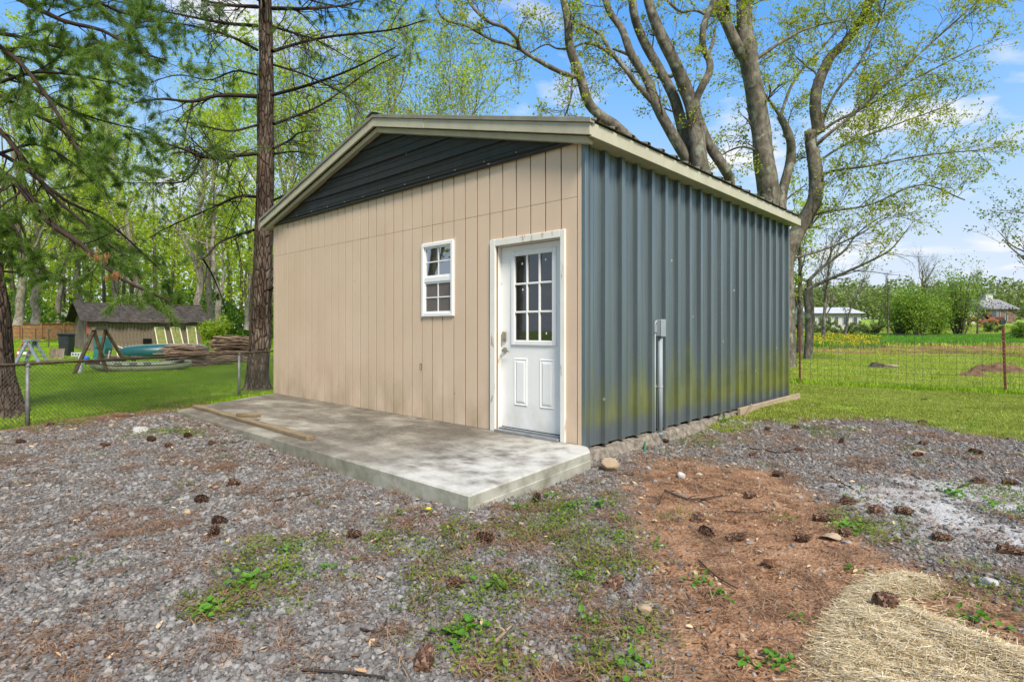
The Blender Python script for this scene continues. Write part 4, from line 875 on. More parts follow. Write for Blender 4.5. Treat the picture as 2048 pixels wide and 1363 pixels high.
# the wood behind them, one mass
def mass(name, px0, px1, d0, d1, h0, h1, n, size, mat, g, label, stems=60, low=.0):
    d = g.uniform(d0, d1, n); px = g.uniform(px0, px1, n); X = (px - CXP) / FPX * d; x = CAM[0] + RV[0] * X + FV[0] * d; y = CAM[1] + RV[1] * X + FV[1] * d
    top = h0 + (h1 - h0) * (.5 + .5 * np.sin(px * .023 + 1.3 * np.sin(px * .011)) * np.cos(d * .4)); t = g.random(n) ** .8
    C = np.stack([x, y, ground_z(x, y) + low + (top - low) * t], 1)
    A = unit(g.normal(size=(n, 3))); Bv = unit(np.cross(A, g.normal(size=(n, 3)))); s = (size * g.uniform(.5, 1.4, n))[:, None]
    V = np.stack([C - A * s, C + Bv * s * .6, C + A * s, C - Bv * s * .6], 1).reshape(-1, 3); Qd = np.arange(4 * n).reshape(-1, 4)
    o = obj(name, raw_mesh(name, V, Qd, mat=mat), kind='stuff', label=label)
    if stems:
        b = Bunch()
        for k in range(stems):
            p = at_d(g.uniform(px0, px1), g.uniform(d0, d1)); hh = g.uniform(.6, 1.1) * h1; b.add(smooth_line([p - UV * .3, p + UV * hh * .5 + g.normal(size=3) * .3, p + UV * hh + g.normal(size=3) * .8], 8), np.linspace(.2, .05, 8), 5)
        obj('far_trunks', b.mesh('far_trunks', M_brown_bark), o, kind='stuff')
    return o
g = np.random.default_rng(99)
mass('far_wood', -200, 640, 52, 68, 8, 16, 40000, .20, M_leaf_wood, g, 'green wood behind the old shed', 70)
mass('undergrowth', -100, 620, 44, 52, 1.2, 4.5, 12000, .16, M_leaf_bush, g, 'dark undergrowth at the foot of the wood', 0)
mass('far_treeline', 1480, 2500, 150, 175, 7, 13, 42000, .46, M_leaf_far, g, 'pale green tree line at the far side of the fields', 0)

# ------------------------------------------------------------------ chain-link fence along the side
M_rail = plain('rusty_rail', (.10, .075, .05), .85, .2, .2, .4, 14)
M_wire = plain('old_wire', (.13, .125, .11), .6, .4, .5, .2)
M_oldpost = plain('old_galvanised', (.17, .175, .175), .6, .4, .4, .25, 10)
M_rust = plain('rusty_post', (.17, .075, .045), .9, .15, .1, .4, 18, .4, 60)
def fence_pt(k): p = P1 + (P2 - P1) * k; return np.array([p[0], p[1], gz(p[0], p[1])])
fl = empty('chain_link_fence', fence_pt(0), 0, 'low chain-link fence with rusty top rail dividing gravel yard from lawn', 'fence')
HF = .98
for k in (-1, 0, 1, 2, 3):
    p = fence_pt(k); m = MB(); m.tube([p - UV * .2, p + UV * HF], .030, 12); po = child(fl, m.build('post', M_oldpost, smooth=True))
    m = MB(); m.tube([p + UV * (HF - .01), p + UV * (HF + .02), p + UV * (HF + .045)], [.036, .036, .02], 10); child(fl, m.build('post_cap', M_oldpost))
P = np.array([fence_pt(k) + UV * (HF + .035) for k in np.linspace(-1, 3.1, 60)]); P[:, 2] += .008 * np.sin(np.arange(60) * .7) ; P[:, 2] = np.convolve(np.pad(P[:, 2], 6, 'edge'), np.ones(13) / 13, 'valid')
m = MB(); m.tube(P, .021, 8); child(fl, m.build('top_rail', M_rail, smooth=True))
Lf = np.linalg.norm(P2 - P1); n = int(4.1 * Lf / .062); A = []; 
top_at = lambda k: np.interp(k, np.linspace(-1, 3.1, 60), P[:, 2]); hd = HF / Lf
for i in range(n):
    k = -1 + 4.1 * i / n
    for s in (1, -1):
        k2 = k + s * hd * .92
        if -1 <= k2 <= 3.1: a = fence_pt(k) + UV * .03; b = fence_pt(k2); b[2] = top_at(k2) - .02; A.append((a, (a + b) / 2, b))
A = np.array(A); b = Bunch(); b.add(A, np.full(A.shape[:2], .0032), 3); child(fl, obj('wire_mesh', b.mesh('wire_mesh', M_wire), kind='stuff'))
m = MB(); p, q_ = fence_pt(-.7), fence_pt(.28); m.beam(p + np.array([.12, 0, .02]), q_ + np.array([.12, 0, .02]), .06, .10)
tag(m.build('rotten_board', M_wood), 'dark rotten board lying at the foot of the chain-link fence', 'board')

# ------------------------------------------------------------------ old plank shed
q = NM('grey_planks', .9, .15); gr = q.noise(2.2, 7, q.scaled(q.objc, (9, 9, .9)), .7, .8); bl = q.noise(1.2, 3, q.objc)
c = q.ramp(q.math('ADD', q.math('MULTIPLY', gr, .7), q.math('MULTIPLY', bl, .3)), [(.36, (.06, .047, .036)), (.5, (.185, .15, .115)), (.64, (.36, .31, .25))])
c = q.mix(q.math('MULTIPLY', q.inst(), .35), c, (.20, .145, .095)); q.col(c).bump(gr, .6, .01); M_plank = q.m
M_plankedge = plain('brown_trim_board', (.21, .135, .08), .9, .15, 0, .3, 8)
q = NM('asphalt_shingles', .95, .1); n1 = q.noise(5, 6); q.col(q.ramp(n1, [(.3, (.036, .031, .028)), (.55, (.068, .059, .054)), (.75, (.11, .094, .085))])).bump(q.noise(30, 3), .5, .01); M_shingle = q.m
M_red = plain('faded_red', (.42, .07, .05), .6, .3, 0, .25)
cL = at_d(179, 29.0); cR = at_d(401, 32.9); zb_ = min(cL[2], cR[2]) - .05
xa = unit((cR - cL) * np.array([1, 1, 0])); ya = np.array([-xa[1], xa[0], 0]); Ls = np.linalg.norm((cR - cL)[:2]); DS = 3.1
if ya @ FV < 0: ya = -ya
old = empty('old_wooden_shed', (cL[0], cL[1], zb_), 0, 'old grey plank shed with sagging dark shingle roof on the lawn', 'shed')
def S(a, b, z): return cL * np.array([1, 1, 0]) + xa * a + ya * b + UV * (zb_ + z)
HW, HR = 1.78, 2.62
npl = 32; random.seed(2)
pw_ = Ls / npl
plk = MB().box((.004, 0, 0), (pw_ - .004, .02, HW)).mesh('plank', M_plank)
ang = math.atan2(xa[1], xa[0])
for k in range(npl):
    o = obj('plank', plk); p = S(k * pw_, random.uniform(-.008, .008), random.uniform(-.03, .02)); o.location = p; o.rotation_euler = (0, 0, ang); child_l = old.location
    o.parent = old; o.location = Vector(p) - Vector(old.location)
ne = 9; pe = DS / ne
for k in range(ne):      # gable end planks, cut to the roof slope
    m = MB(); zz = lambda b: HW + (HR - HW) * (1 - abs(b - DS / 2) / (DS / 2)); b0_, b1_ = k * pe + .004, (k + 1) * pe - .004
    pl = [(b0_, 0), (b1_, 0), (b1_, zz(b1_))] + ([(DS / 2, HR)] if b0_ < DS / 2 < b1_ else []) + [(b0_, zz(b0_))]
    m.prism(pl, lambda p, kk: S(.02 * kk - .005, p[0], p[1])); child(old, m.build('plank', M_plank))
m = MB(); m.prism([(0, 0), (DS, 0), (DS, HW), (DS / 2, HR), (0, HW)], lambda p, kk: S(.04 + (Ls - .05) * kk, p[0] * .97 + .04, p[1] * .99)); child(old, m.build('inner_shell', M_black))
m = MB(); m.beam(S(-.02, -.012, HW - .09), S(Ls + .02, -.012, HW - .09), .03, .16); child(old, m.build('eave_board', M_plankedge))
for a in (0., Ls): m = MB(); m.box((-.05, -.03, 0), (.05, -.006, HW), lambda p: Vector(S(a + p[0], p[1], p[2]))); child(old, m.build('corner_board', M_plank))
def roofz(b, e=0.): return HW + .02 + (HR - HW) * (1 - abs(b - DS / 2) / (DS / 2)) 
for sgn in (-1, 1):
    rows = 9; nn = 24
    for r_ in range(rows):
        t0, t1 = r_ / rows, (r_ + 1.12) / rows; m = MB(); e0 = DS / 2 + .28; V_ = []
        for i in range(nn + 1):
            a = -.42 + (Ls + .95) * i / nn; sag = -.055 * math.sin(math.pi * i / nn) + .012 * math.sin(i * 1.9 + r_)
            jag = .018 * math.sin(i * 4.7 + r_ * 3) if r_ == rows - 1 else .004 * math.sin(i * 3.1 + r_)
            for t, lift in ((t0, .012), (min(t1, 1.02) + jag, .03)):
                b = DS / 2 + sgn * e0 * t; V_.append(S(a, b, roofz(b) + lift + sag))
            V_.append(V_[-1] - UV * .012)
        m.add(V_, [f for i in range(nn) for f in ((3 * i, 3 * i + 1, 3 * i + 4, 3 * i + 3), (3 * i + 1, 3 * i + 2, 3 * i + 5, 3 * i + 4))]); child(old, m.build('shingle_row', M_shingle))
m = MB(); m.tube(smooth_line([S(-.43, DS / 2, HR + .03), S(Ls / 2, DS / 2, HR - .02), S(Ls + .52, DS / 2, HR + .035)], 12), .05, 6); child(old, m.build('ridge_cap', M_shingle))
# door, red panel and junk at the gable end
for a, b, z0_, z1_, mt, nm in ((.25, 1.0, .0, 1.65, M_plank, 'door'), (.32, .42, .3, 1.5, M_vinyl, 'door_rail'), (1.05, 1.12, .0, 1.75, M_plankedge, 'door_post')):
    m = MB(); m.box((-.05, a, z0_), (-.02, b, z1_), lambda p: Vector(S(p[0], p[1], p[2]))); child(old, m.build(nm, mt))
m = MB(); m.box((-.12, -.05, 1.0), (-.06, .10, 1.72), lambda p: Vector(S(p[0], p[1], p[2]))); tag(m.build('red_board', M_red), 'faded red board hanging at the corner of the old plank shed', 'board')
m = MB(); m.box((2.35, -.10, .50), (2.75, -.03, .74), lambda p: Vector(S(p[0], p[1], p[2])))
for z in (.56, .63, .70): m.box((2.37, -.115, z - .012), (2.73, -.10, z + .012), lambda p: Vector(S(p[0], p[1], p[2])))
tag(m.build('wall_vent', M_black), 'dark rectangular vent box on the old shed wall above the green canoe', 'vent')
# three louvred shutters leaning on it
M_shut = plain('shutter_cream', (.62, .60, .46), .6, .3, 0, .1); M_louv = plain('louvre_green', (.27, .30, .10), .7, .3, 0, .25, 6)
for k, (px, hh, lab, tilt) in enumerate(((318, 1.05, 'louvred green shutter leaning on old shed, the one closest to the vent box', .10), (349, 1.05, 'louvred green shutter leaning on old shed, in the middle of three', .14), (381, 1.1, 'paler louvred shutter leaning on old shed nearest its corner', .04))):
    kx_ = (px - CXP) / FPX; a0 = float(((cL - CAM) @ RV - kx_ * ((cL - CAM) @ FV)) / (kx_ * (xa @ FV) - xa @ RV)) - .23; z0_ = .42; wd = .46
    sh = empty('louvred_shutter', S(a0, -.35, 0), 0, lab, 'shutter', 'shutters leaning on the old shed')
    f = lambda u, v: S(a0 + u + (1 - v / hh) * tilt * 1.0, -.30 + .26 * v / hh, z0_ + v - .1)
    for u in (0, wd): m = MB(); m.beam(f(u, 0), f(u, hh), .05, .03, tuple(-ya)); child(sh, m.build('stile', M_shut))
    for v in (0.02, hh - .02): m = MB(); m.beam(f(.026, v), f(wd - .026, v), .03, .06); child(sh, m.build('rail', M_shut))
    me_ = None
    for i in range(17):
        v = .07 + (hh - .14) * i / 16; m = MB(); m.beam(f(.027, v), f(wd - .027, v), .04, .012, tuple(unit(-ya + UV * .8))); child(sh, m.build('slat', M_louv))

# ------------------------------------------------------------------ wooden privacy fence, far pale hut, bush, mound
M_cedar = plain('cedar_boards', (.33, .175, .075), .85, .2, 0, .25, 5)
a = at_d(-140, 44); b = at_d(152, 44); a[2] = b[2] = min(a[2], b[2]); vf = b - a; Lp = np.linalg.norm(vf); vf = vf / Lp
pf = empty('wooden_privacy_fence', a, 0, 'brown vertical board privacy fence at the back of the far lawn', 'fence')
bd = MB().box((.003, 0, 0), (.137, .02, 1.32)).mesh('fence_board', M_cedar); an_ = math.atan2(vf[1], vf[0])
for k in range(int(Lp / .14)):
    o = obj('fence_board', bd, pf); o.location = Vector(vf * k * .14 + UV * random.uniform(-.01, .01)); o.rotation_euler = (0, 0, an_)
for k in range(7):
    p = a + vf * (k * Lp / 6.5); m = MB(); m.beam(p - FV * .05, p - FV * .05 + UV * 1.36, .10, .10, tuple(FV)); child(pf, m.build('fence_post', M_cedar))
m = MB(); m.beam(a - FV * .03 + UV * 1.33, b - FV * .03 + UV * 1.33, .14, .04); child(pf, m.build('cap_rail', M_cedar))
M_hut = plain('pale_hut_wall', (.33, .28, .24), .8, .2, 0, .15); M_hutroof = plain('pale_hut_roof', (.50, .49, .45), .6, .3, 0, .2)
p = at_d(106, 50); hut = empty('pale_hut', p, 0, 'low pale hut with white roof behind the privacy fence', 'hut')
def Hh(u, v, z): return p + RV * u + FV * v + UV * z
m = MB(); m.box((0, 0, 0), (3.4, 2.5, 1.75), lambda t: Vector(Hh(*t))); child(hut, m.build('wall', M_hut))
m = MB(); m.prism([(-.15, 1.5), (.2, 2.15), (3.5, 2.2), (3.6, 1.72), (.25, 1.74), (-.05, 1.5)], lambda t, k: Hh(t[0], -.25 + 3 * k, t[1])); child(hut, m.build('roof', M_hutroof))
m = MB(); m.box((-.1, -.06, .0), (.12, .1, 1.7), lambda t: Vector(Hh(*t))); child(hut, m.build('corner_post', M_hutroof))
g = np.random.default_rng(31)
def shrub(name, p, w, h, n, size, mat, g, label, cat='bush', group=None, stems=14, wisp=0., sq=(1, 1)):
    root = empty(name, p, 0, label, cat, group); b = Bunch(); Ps = []
    for k in range(stems):
        an = g.uniform(0, 6.28); rr_ = g.uniform(.1, 1) * w * .5; hh = h * g.uniform(.6, 1.05) * (1 - .25 * rr_ / w); e = np.array([math.cos(an) * rr_, math.sin(an) * rr_, hh])
        P = smooth_line([p + e * np.array([.12, .12, 0]) - UV * .05, p + e * np.array([.5, .5, .5]), p + e], 10); Ps.append(P); b.add(P, np.linspace(.012 * h, .004, 10), 4)
    Ps = np.array(Ps); a, ar = sprout(Ps, np.tile(np.linspace(.01 * h, .004, 10), (stems, 1)), 9, .12, 1., h * .24, .5, .6, 6, g, .2, .1, .003); b.add(a, ar, 3)
    child(root, obj('stems', b.mesh('stems', M_brown_bark), kind='stuff'))
    V, Qd = leaf_cloud(a, g, max(1, n // len(a)), size, .05 * h + wisp); child(root, obj('foliage', raw_mesh('foliage', V, Qd, mat=mat), kind='stuff')); return root
M_leaf_yel = leafmat('yellow_green_leaves', [(0, (.17, .27, .02)), (.5, (.30, .42, .03)), (1, (.42, .50, .06))], .5)
shrub('bush', at_d(431, 30.5), 1.5, 1.7, 4500, .055, M_leaf_yel, g, 'yellow-green bush growing at the corner of the old plank shed')
def mound(name, p, rx, ry, h, mat, label, cat='mound', rot=0., rough=.25, n=28):
    m = MB(); V_ = [(0, 0, h)]; Fs = []; rings = 11; sd = random.uniform(0, 99)
    for r_ in range(1, rings + 1):
        for i in range(n):
            t = i / n * 6.2832; f = r_ / rings; z = h * max(0, 1 - f * f) ** 1.25 - .03 * (r_ == rings); x, y = rx * f * math.cos(t), ry * f * math.sin(t)
            k = mnoise.noise(Vector((x * 4.5 / rx + sd, y * 4.5 / ry, 0))) * rough * h * (1 - f * .8); V_.append((x, y, z + k))
    Fs += [(0, 1 + i, 1 + (i + 1) % n) for i in range(n)]
    for r_ in range(rings - 1): Fs += [(1 + r_ * n + i, 1 + (r_ + 1) * n + i, 1 + (r_ + 1) * n + (i + 1) % n, 1 + r_ * n + (i + 1) % n) for i in range(n)]
    m.add(V_, Fs); o = m.build(name, mat, smooth=True); o.location = [float(v) for v in p]; o.rotation_euler = (0, 0, rot); return tag(o, label, cat)
M_earth = plain('earth', (.19, .12, .07), .95, .1, 0, .35, 5, .8, 20)
q = NM('mossy_earth', .95, .1); q.col(q.mix(q.map(q.noise(2.5, 5), .42, .58), (.18, .115, .065), (.17, .26, .03))).bump(q.noise(14, 5), .8, .03); M_moss = q.m
mound('earth_mound', at_d(466, 27), 1.35, 1.0, .85, M_moss, 'rounded earth mound with green moss behind the stick piles')

# ------------------------------------------------------------------ stick piles
M_stick = [plain('dry_sticks', (.33, .225, .16), .9, .1, 0, .35, 3, local=False), plain('dark_sticks', (.13, .085, .06), .9, .1, 0, .35, 3)]
def sticks(px0, px1, d, h, dep, n, label, slopeend, g):
    a = at_d(px0, d); b = at_d(px1, d + .6); L = np.linalg.norm(b - a); u = (b - a) / L; v = np.array([-u[1], u[0], 0])
    root = empty('stick_pile', (a + b) / 2, 0, label, 'stick pile'); me = []
    for k in range(n):
        z = h * (k + .5) / n * 1.0; zf = z / h; s = g.uniform(.55, .95) * L * (1 - .22 * zf); c0 = a + u * (L * .5 + g.normal() * .07 * L + slopeend * zf * L * .22) + v * g.uniform(-dep, dep) * (1 - .35 * zf) + UV * (z + .03)
        dr = unit(u + v * g.normal() * .13 + UV * g.normal() * .07); bow = UV * g.uniform(-.05, .09)
        P = smooth_line([c0 - dr * s / 2, c0 + bow * .5 + v * g.normal() * .03, c0 + dr * s / 2 - UV * g.uniform(0, .1)], 5); m = MB(); r_ = g.uniform(.012, .027); m.tube(P, np.linspace(r_, r_ * .55, 5), 5)
        child(root, m.build('stick', M_stick[0 if g.random() < .72 else 1]))
    return root
g = np.random.default_rng(8)
sticks(322, 432, 20.6, .78, .55, 230, 'pile of long dry sticks beside the olive kayak, on the lawn', -.25, g)
sticks(412, 540, 22.2, 1.02, .6, 260, 'taller stick pile running behind the tall pine trunk', .1, g)

# ------------------------------------------------------------------ boats
def boat(name, a, b, beam, hgt, mat, label, flip=False, ridge=0., n=26, cat='boat'):
    """a lens-shaped hull between two points of the ground"""
    a = np.array(a); b = np.array(b); L = np.linalg.norm(b - a); u = (b - a) / L; v = unit(np.cross(UV, u)); m = MB(); k = 14; V_ = []
    for i in range(n):
        t = i / (n - 1); w = max(.02, (1 - abs(2 * t - 1) ** 2.3)) ** .75; hh = hgt * (.42 + .58 * w ** .6); rise = hgt * .30 * abs(2 * t - 1) ** 3
        for j in range(k):
            an = j / k * 6.2832; cy_, sy = math.cos(an), math.sin(an)
            ex = np.sign(cy_) * abs(cy_) ** .8; ez = np.sign(sy) * abs(sy) ** .75
            V_.append(a + u * L * t + v * beam / 2 * w * ex + UV * (rise * (0 if flip else 1) + hgt * .5 + (hh * .5) * ez))
    m.add(V_, [(i * k + j, i * k + (j + 1) % k, (i + 1) * k + (j + 1) % k, (i + 1) * k + j) for i in range(n - 1) for j in range(k)] + [tuple(range(k))[::-1], tuple(range((n - 1) * k, n * k))])
    return m, u, v, L, a
M_kayak = plain('olive_plastic', (.29, .31, .19), .5, .35, 0, .15, 3); M_teal = plain('teal_hull', (.012, .075, .08), .35, .45, 0, .15, 2); M_tealtop = plain('teal_light', (.04, .15, .15), .45, .4, 0, .12)
a = at_d(180, 18.6); b = at_d(384, 19.6); m, u, v, L, a_ = boat('kayak', a - UV * .02, b - UV * .02, .78, .38, M_kayak, '')
ky = empty('kayak', (a + b) / 2, 0, 'olive green sit-on kayak lying on the lawn behind the chain-link fence', 'kayak'); child(ky, m.build('hull', M_kayak, smooth=True))
m = MB(); pts = [(t, s) for s in (1,) for t in np.linspace(.03, .97, 24)]
m.tube([a + u * L * t - v * .385 * (max(.02, 1 - abs(2 * t - 1) ** 2.3)) ** .75 + UV * (.245 + .11 * abs(2 * t - 1) ** 3) for t in np.linspace(.03, .97, 24)], .012, 6); child(ky, m.build('rub_strip', M_black))
m = MB(); m.box((-.25, -.12, 0), (.2, .12, .02), lambda p: Vector(a + u * (L * .86 + p[0]) - v * (.16 + p[1] * .6) + UV * (.335 + p[2] + p[0] * .15))); child(ky, m.build('deck_hatch', M_black))
for t in (.30, .44, .58): m = MB(); m.box((-.11, 0, 0), (.11, .02, .03), lambda p: Vector(a + u * (L * t + p[0]) - v * (.375 + p[1]) + UV * (.30 + p[2]))); child(ky, m.build('side_handle', M_black))
a = at_d(240, 23.8); b = at_d(418, 25.2); m, u, v, L, a_ = boat('canoe', a + UV * .05, b + UV * .05, .95, .62, M_teal, '', True)
cn_ = empty('canoe', (a + b) / 2, 0, 'upturned dark teal canoe lying in front of the old plank shed', 'canoe'); child(cn_, m.build('hull', M_teal, smooth=True))
m = MB(); m.tube([a + u * L * t + UV * (.05 + .62 * (.5 + .5 * (.42 + .58 * max(.02, 1 - abs(2 * t - 1) ** 2.3) ** .45))) for t in np.linspace(.04, .96, 20)], .03, 6); child(cn_, m.build('keel_strip', M_tealtop))
m = MB(); m.tube(smooth_line([a + UV * .55 + u * .1, a - u * .10 + UV * .62, a - u * .05 - v * .1 + UV * .2, a + u * .15 - v * .2 + UV * .02], 14), .014, 6); child(cn_, m.build('rope_loop', M_vinyl))

# ------------------------------------------------------------------ A-frame, ladder, bin and other things on the lawn
def thing(name, p, label, cat): return empty(name, p, 0, label, cat)
p0 = at_d(145, 17.6); af = thing('timber_a_frame', p0, 'weathered timber A-frame trestle standing over the olive kayak', 'trestle')
ft = [on_ground(145, 752), at_d(216, 18.4), at_d(193, 20.0), at_d(258, 20.6)]; M_dkwood = plain('dark_timber', (.10, .075, .045), .9, .15, 0, .35, 5); topa, topb = at(188, 660, 18.2), at(211, 659, 20.0)
for f_, t_ in ((0, topa), (1, topa), (2, topb), (3, topb)): m = MB(); m.beam(ft[f_] - UV * .05, t_, .10, .05, tuple(FV)); child(af, m.build('leg', M_dkwood))
m = MB(); m.beam(topa - (topb - topa) * .05 + UV * .05, topb + (topb - topa) * .05 + UV * .05, .10, .09); child(af, m.build('top_beam', M_wood))
m = MB(); m.beam(ft[0] * .42 + topa * .58 - UV * .45, ft[1] * .42 + topa * .58 - UV * .45, .04, .08); child(af, m.build('cross_brace', M_dkwood))
wb = thing('white_bracket', at_d(154, 18.0), 'white perforated metal bracket post beside the A-frame leg', 'bracket'); c0 = at(152, 712, 18.0)
m = MB(); m.box((-.14, -.02, 0), (.28, .03, .12), lambda t: Vector(c0 + RV * (t[0] - .0) + FV * t[1] + UV * t[2])); child(wb, m.build('bracket_plate', M_vinyl))
m = MB(); m.box((.08, -.015, -.62), (.20, .02, -.002), lambda t: Vector(c0 + RV * t[0] + FV * t[1] + UV * t[2])); child(wb, m.build('bracket_leg', M_vinyl))
for i in range(4): m = MB(); m.box((-.11 + .09 * i, -.026, .04), (-.06 + .09 * i, -.021, .08), lambda t: Vector(c0 + RV * t[0] + FV * t[1] + UV * t[2])); child(wb, m.build('slot', M_black))
la = thing('step_ladder', at_d(62, 21.5), 'aluminium step ladder standing open on the lawn beside the trash bin', 'ladder'); tpL = at(62, 682, 21.5)
lf0, lf1 = at_d(37, 21.0), at_d(92, 21.4)
for f_, nm in ((lf0, 'front_rail'), (lf1, 'rear_rail')):
    for s in (-.22, .22): m = MB(); m.beam(f_ + FV * s, tpL + FV * s * .75, .05, .10, tuple(RV)); child(la, m.build(nm, M_alu))
for t in (.2, .4, .6, .8):
    for f_, nm in ((lf0, 'step'), (lf1, 'brace')): c1 = f_ * (1 - t) + tpL * t; m = MB(); m.beam(c1 - FV * .22, c1 + FV * .22, .10 if nm == 'step' else .03, .03); child(la, m.build(nm, M_alu))
m = MB(); m.box((-.17, -.22, 0), (.17, .22, .07), lambda t: Vector(tpL + RV * t[0] + FV * t[1] + UV * t[2])); child(la, m.build('top_cap', M_alu))
M_bin = plain('black_plastic', (.022, .026, .027), .45, .4, 0, .2)
p = at_d(133, 25.6); tb_ = thing('trash_bin', p, 'tall black trash bin standing left of the old plank shed', 'trash bin')
m = MB(); m.prism([(-.20, 0), (.19, 0), (.25, 1.0), (-.25, 1.0)], lambda t, k: p + RV * t[0] + FV * (-.2 + .40 * k) + UV * t[1]); child(tb_, m.build('body', M_bin, bevel=.03))
m = MB(); m.prism([(-.28, 1.0), (.28, 1.0), (.25, 1.07), (-.23, 1.09)], lambda t, k: p + RV * t[0] + FV * (-.25 + .50 * k) + UV * t[1]); child(tb_, m.build('lid', M_bin, bevel=.02))
for s in (-.22, .22): m = MB(); m.tube([p + RV * (s - .04) + FV * .22 + UV * .12, p + RV * (s + .04) + FV * .22 + UV * .12], .12, 14); child(tb_, m.build('wheel', M_bin))
pk = thing('picket_bundle', at_d(112, 24.2), 'row of short grey pickets leaning together beside the trash bin', 'pickets'); pb = at_d(98, 24.2)
for k in range(9): m = MB(); q0 = pb + RV * k * .072; m.beam(q0, q0 + UV * .50 + FV * .12 - RV * .03, .062, .02, tuple(FV)); child(pk, m.build('picket', M_plank))
M_orange = plain('orange_frame', (.42, .15, .06), .6, .3, 0, .2)
ht = thing('hand_truck', at_d(34, 22.6), 'rusty orange hand truck frame behind the step ladder', 'hand truck'); c0 = at_d(30, 22.6)
for s in (0, .42): m = MB(); m.tube(smooth_line([c0 + RV * s + UV * .05, c0 + RV * (s + .1) + UV * .5, c0 + RV * (s + .22) + UV * .85 + FV * .15, c0 + RV * (s + .5) + UV * .92 + FV * .3], 12), .022, 6); child(ht, m.build('frame_tube', M_orange))
m = MB(); m.box((.1, -.02, .38), (.46, .03, .48), lambda t: Vector(c0 + RV * t[0] + FV * t[1] + UV * t[2])); child(ht, m.build('cross_plate', M_vinyl))
M_tc = plain('teal_plastic', (.03, .15, .15), .5, .4, 0, .15)
p = at_d(197, 24.0); tc_ = thing('garden_cart', p, 'teal plastic garden cart standing upright by the A-frame', 'cart')
m = MB(); m.prism([(-.30, 0), (.18, 0), (.28, .55), (.24, 1.02), (-.22, 1.05), (-.2, .5)], lambda t, k: p + RV * t[0] + FV * (.45 * k) + UV * t[1]); child(tc_, m.build('tub', M_tc, bevel=.02))
m = MB(); m.box((-.12, -.05, .6), (.2, -.005, .9), lambda t: Vector(p + RV * t[0] + FV * t[1] + UV * t[2])); child(tc_, m.build('tub_pocket', M_tealtop))
p = at_d(230, 20.8); mound('overturned_tub', p, .48, .4, .42, plain('brown_tub', (.15, .095, .08), .8, .2, 0, .2), 'brown domed tub lying upside down behind the kayak', 'tub', 0, .04)
p = at_d(240, 22.4); ju = thing('scrap_heap', p, 'small heap of scrap wood and dry leaves under the A-frame', 'scrap heap'); g = np.random.default_rng(44)
for k in range(16): c1 = p + RV * g.uniform(-.7, .7) + FV * g.uniform(-.3, .3) + UV * g.uniform(.03, .35); dr = unit(g.normal(size=3) * np.array([1, 1, .35])); m = MB(); m.beam(c1 - dr * .25, c1 + dr * .3, .05, .03); child(ju, m.build('scrap', random.choice([M_wood, M_stick[0], M_plank])))
p = at_d(172, 22.0); m = MB(); m.tube([p, p + RV * .02 + UV * .28, p + RV * .02 + UV * .34], [.12, .11, .05], 12); tag(m.build('blue_bottle', plain('blue_plastic', (.03, .12, .40), .4, .4)), 'small blue plastic container behind the A-frame leg', 'container')
a = at_d(60, 21.9); b = at_d(155, 20.4); a[2] += .12; b[2] += .35; timber('plank_on_lawn', a, b, .14, .04, M_wood, 'grey plank propped between ladder and A-frame')
a = at_d(28, 20.6); b = at_d(66, 20.8); a[2] += .12; b[2] += .14; timber('plank_on_lawn', a, b, .2, .05, M_lumber, 'tan plank lying flat under the step ladder')
# rear wire fence across the far lawn
rf = empty('rear_wire_fence', at_d(90, 33), 0, 'thin wire fence across the far lawn left of the old plank shed', 'fence'); A = []
pr_ = [at_d(x, 33) for x in np.linspace(-60, 150, 9)]
for k, p in enumerate(pr_): m = MB(); m.tube([p, p + UV * 1.15], .03, 8); child(rf, m.build('post', M_rail))
for h in (.1, .38, .65, .9, 1.12): A.append(np.array([p + UV * h for p in pr_]))
b = Bunch(); b.add(np.array(A), np.full((5, 9), .012), 4); child(rf, obj('wires', b.mesh('wires', M_wire), kind='stuff'))

# ------------------------------------------------------------------ wire fence on the right and the field beyond
t1, t2 = on_ground(1600, 767), on_ground(2012, 787); v12 = t2 - t1; v12[2] = 0; Lw = np.linalg.norm(v12); v12 /= Lw
wf = empty('field_wire_fence', t1, 0, 'welded wire fence on rusty T-posts between mown yard and field', 'fence'); HFW = 1.30
def wp(s): p = t1 + v12 * s; return np.array([p[0], p[1], gz(p[0], p[1])])
for s, h, ln in ((-4.1, 1.5, 0), (0, 1.55, -.01), (Lw, 1.50, -.05), (2 * Lw, 1.5, .02)):
    p = wp(s); m = MB(); e = p + UV * h + v12 * ln; nrm = np.cross(v12, UV)
    m.beam(p - UV * .3, e, .05, .008, tuple(nrm)); m.beam(p - UV * .3 - nrm * .0225, e - nrm * .0225, .008, .036, tuple(nrm)); child(wf, m.build('post', M_rust))
    m = MB()
    for i in range(18): c1 = p + (e - p) * (i + .5) / 18 + nrm * .010; m.box((-.012, -.006, -.008), (.012, .006, .008), lambda t: Vector(c1 + v12 * t[0] + nrm * t[1] + UV * t[2]))
    child(wf, m.build('post_lugs', M_rust))
S_ = np.linspace(-4.1, 2 * Lw, 44); A = []; sag = .03 * np.sin(S_ * 1.6) + .02 * np.sin(S_ * 3.7 + 1)
for h in (.02, .12, .24, .38, .52, .67, .82, .98, 1.14, 1.30): A.append(np.array([wp(s) + UV * (h + sg * h * .6) for s, sg in zip(S_, sag)]))
b = Bunch(); b.add(np.array(A), np.full((10, 44), .0034), 3)
VW = []
for s in np.arange(-4.1, 2 * Lw, .155): sg = np.interp(s, S_, sag); q0 = wp(s); VW.append([q0 + UV * (h + sg * h * .6) + np.cross(v12, UV) * .004 * math.sin(9 * h + s) for h in np.linspace(0, 1.30, 5)])
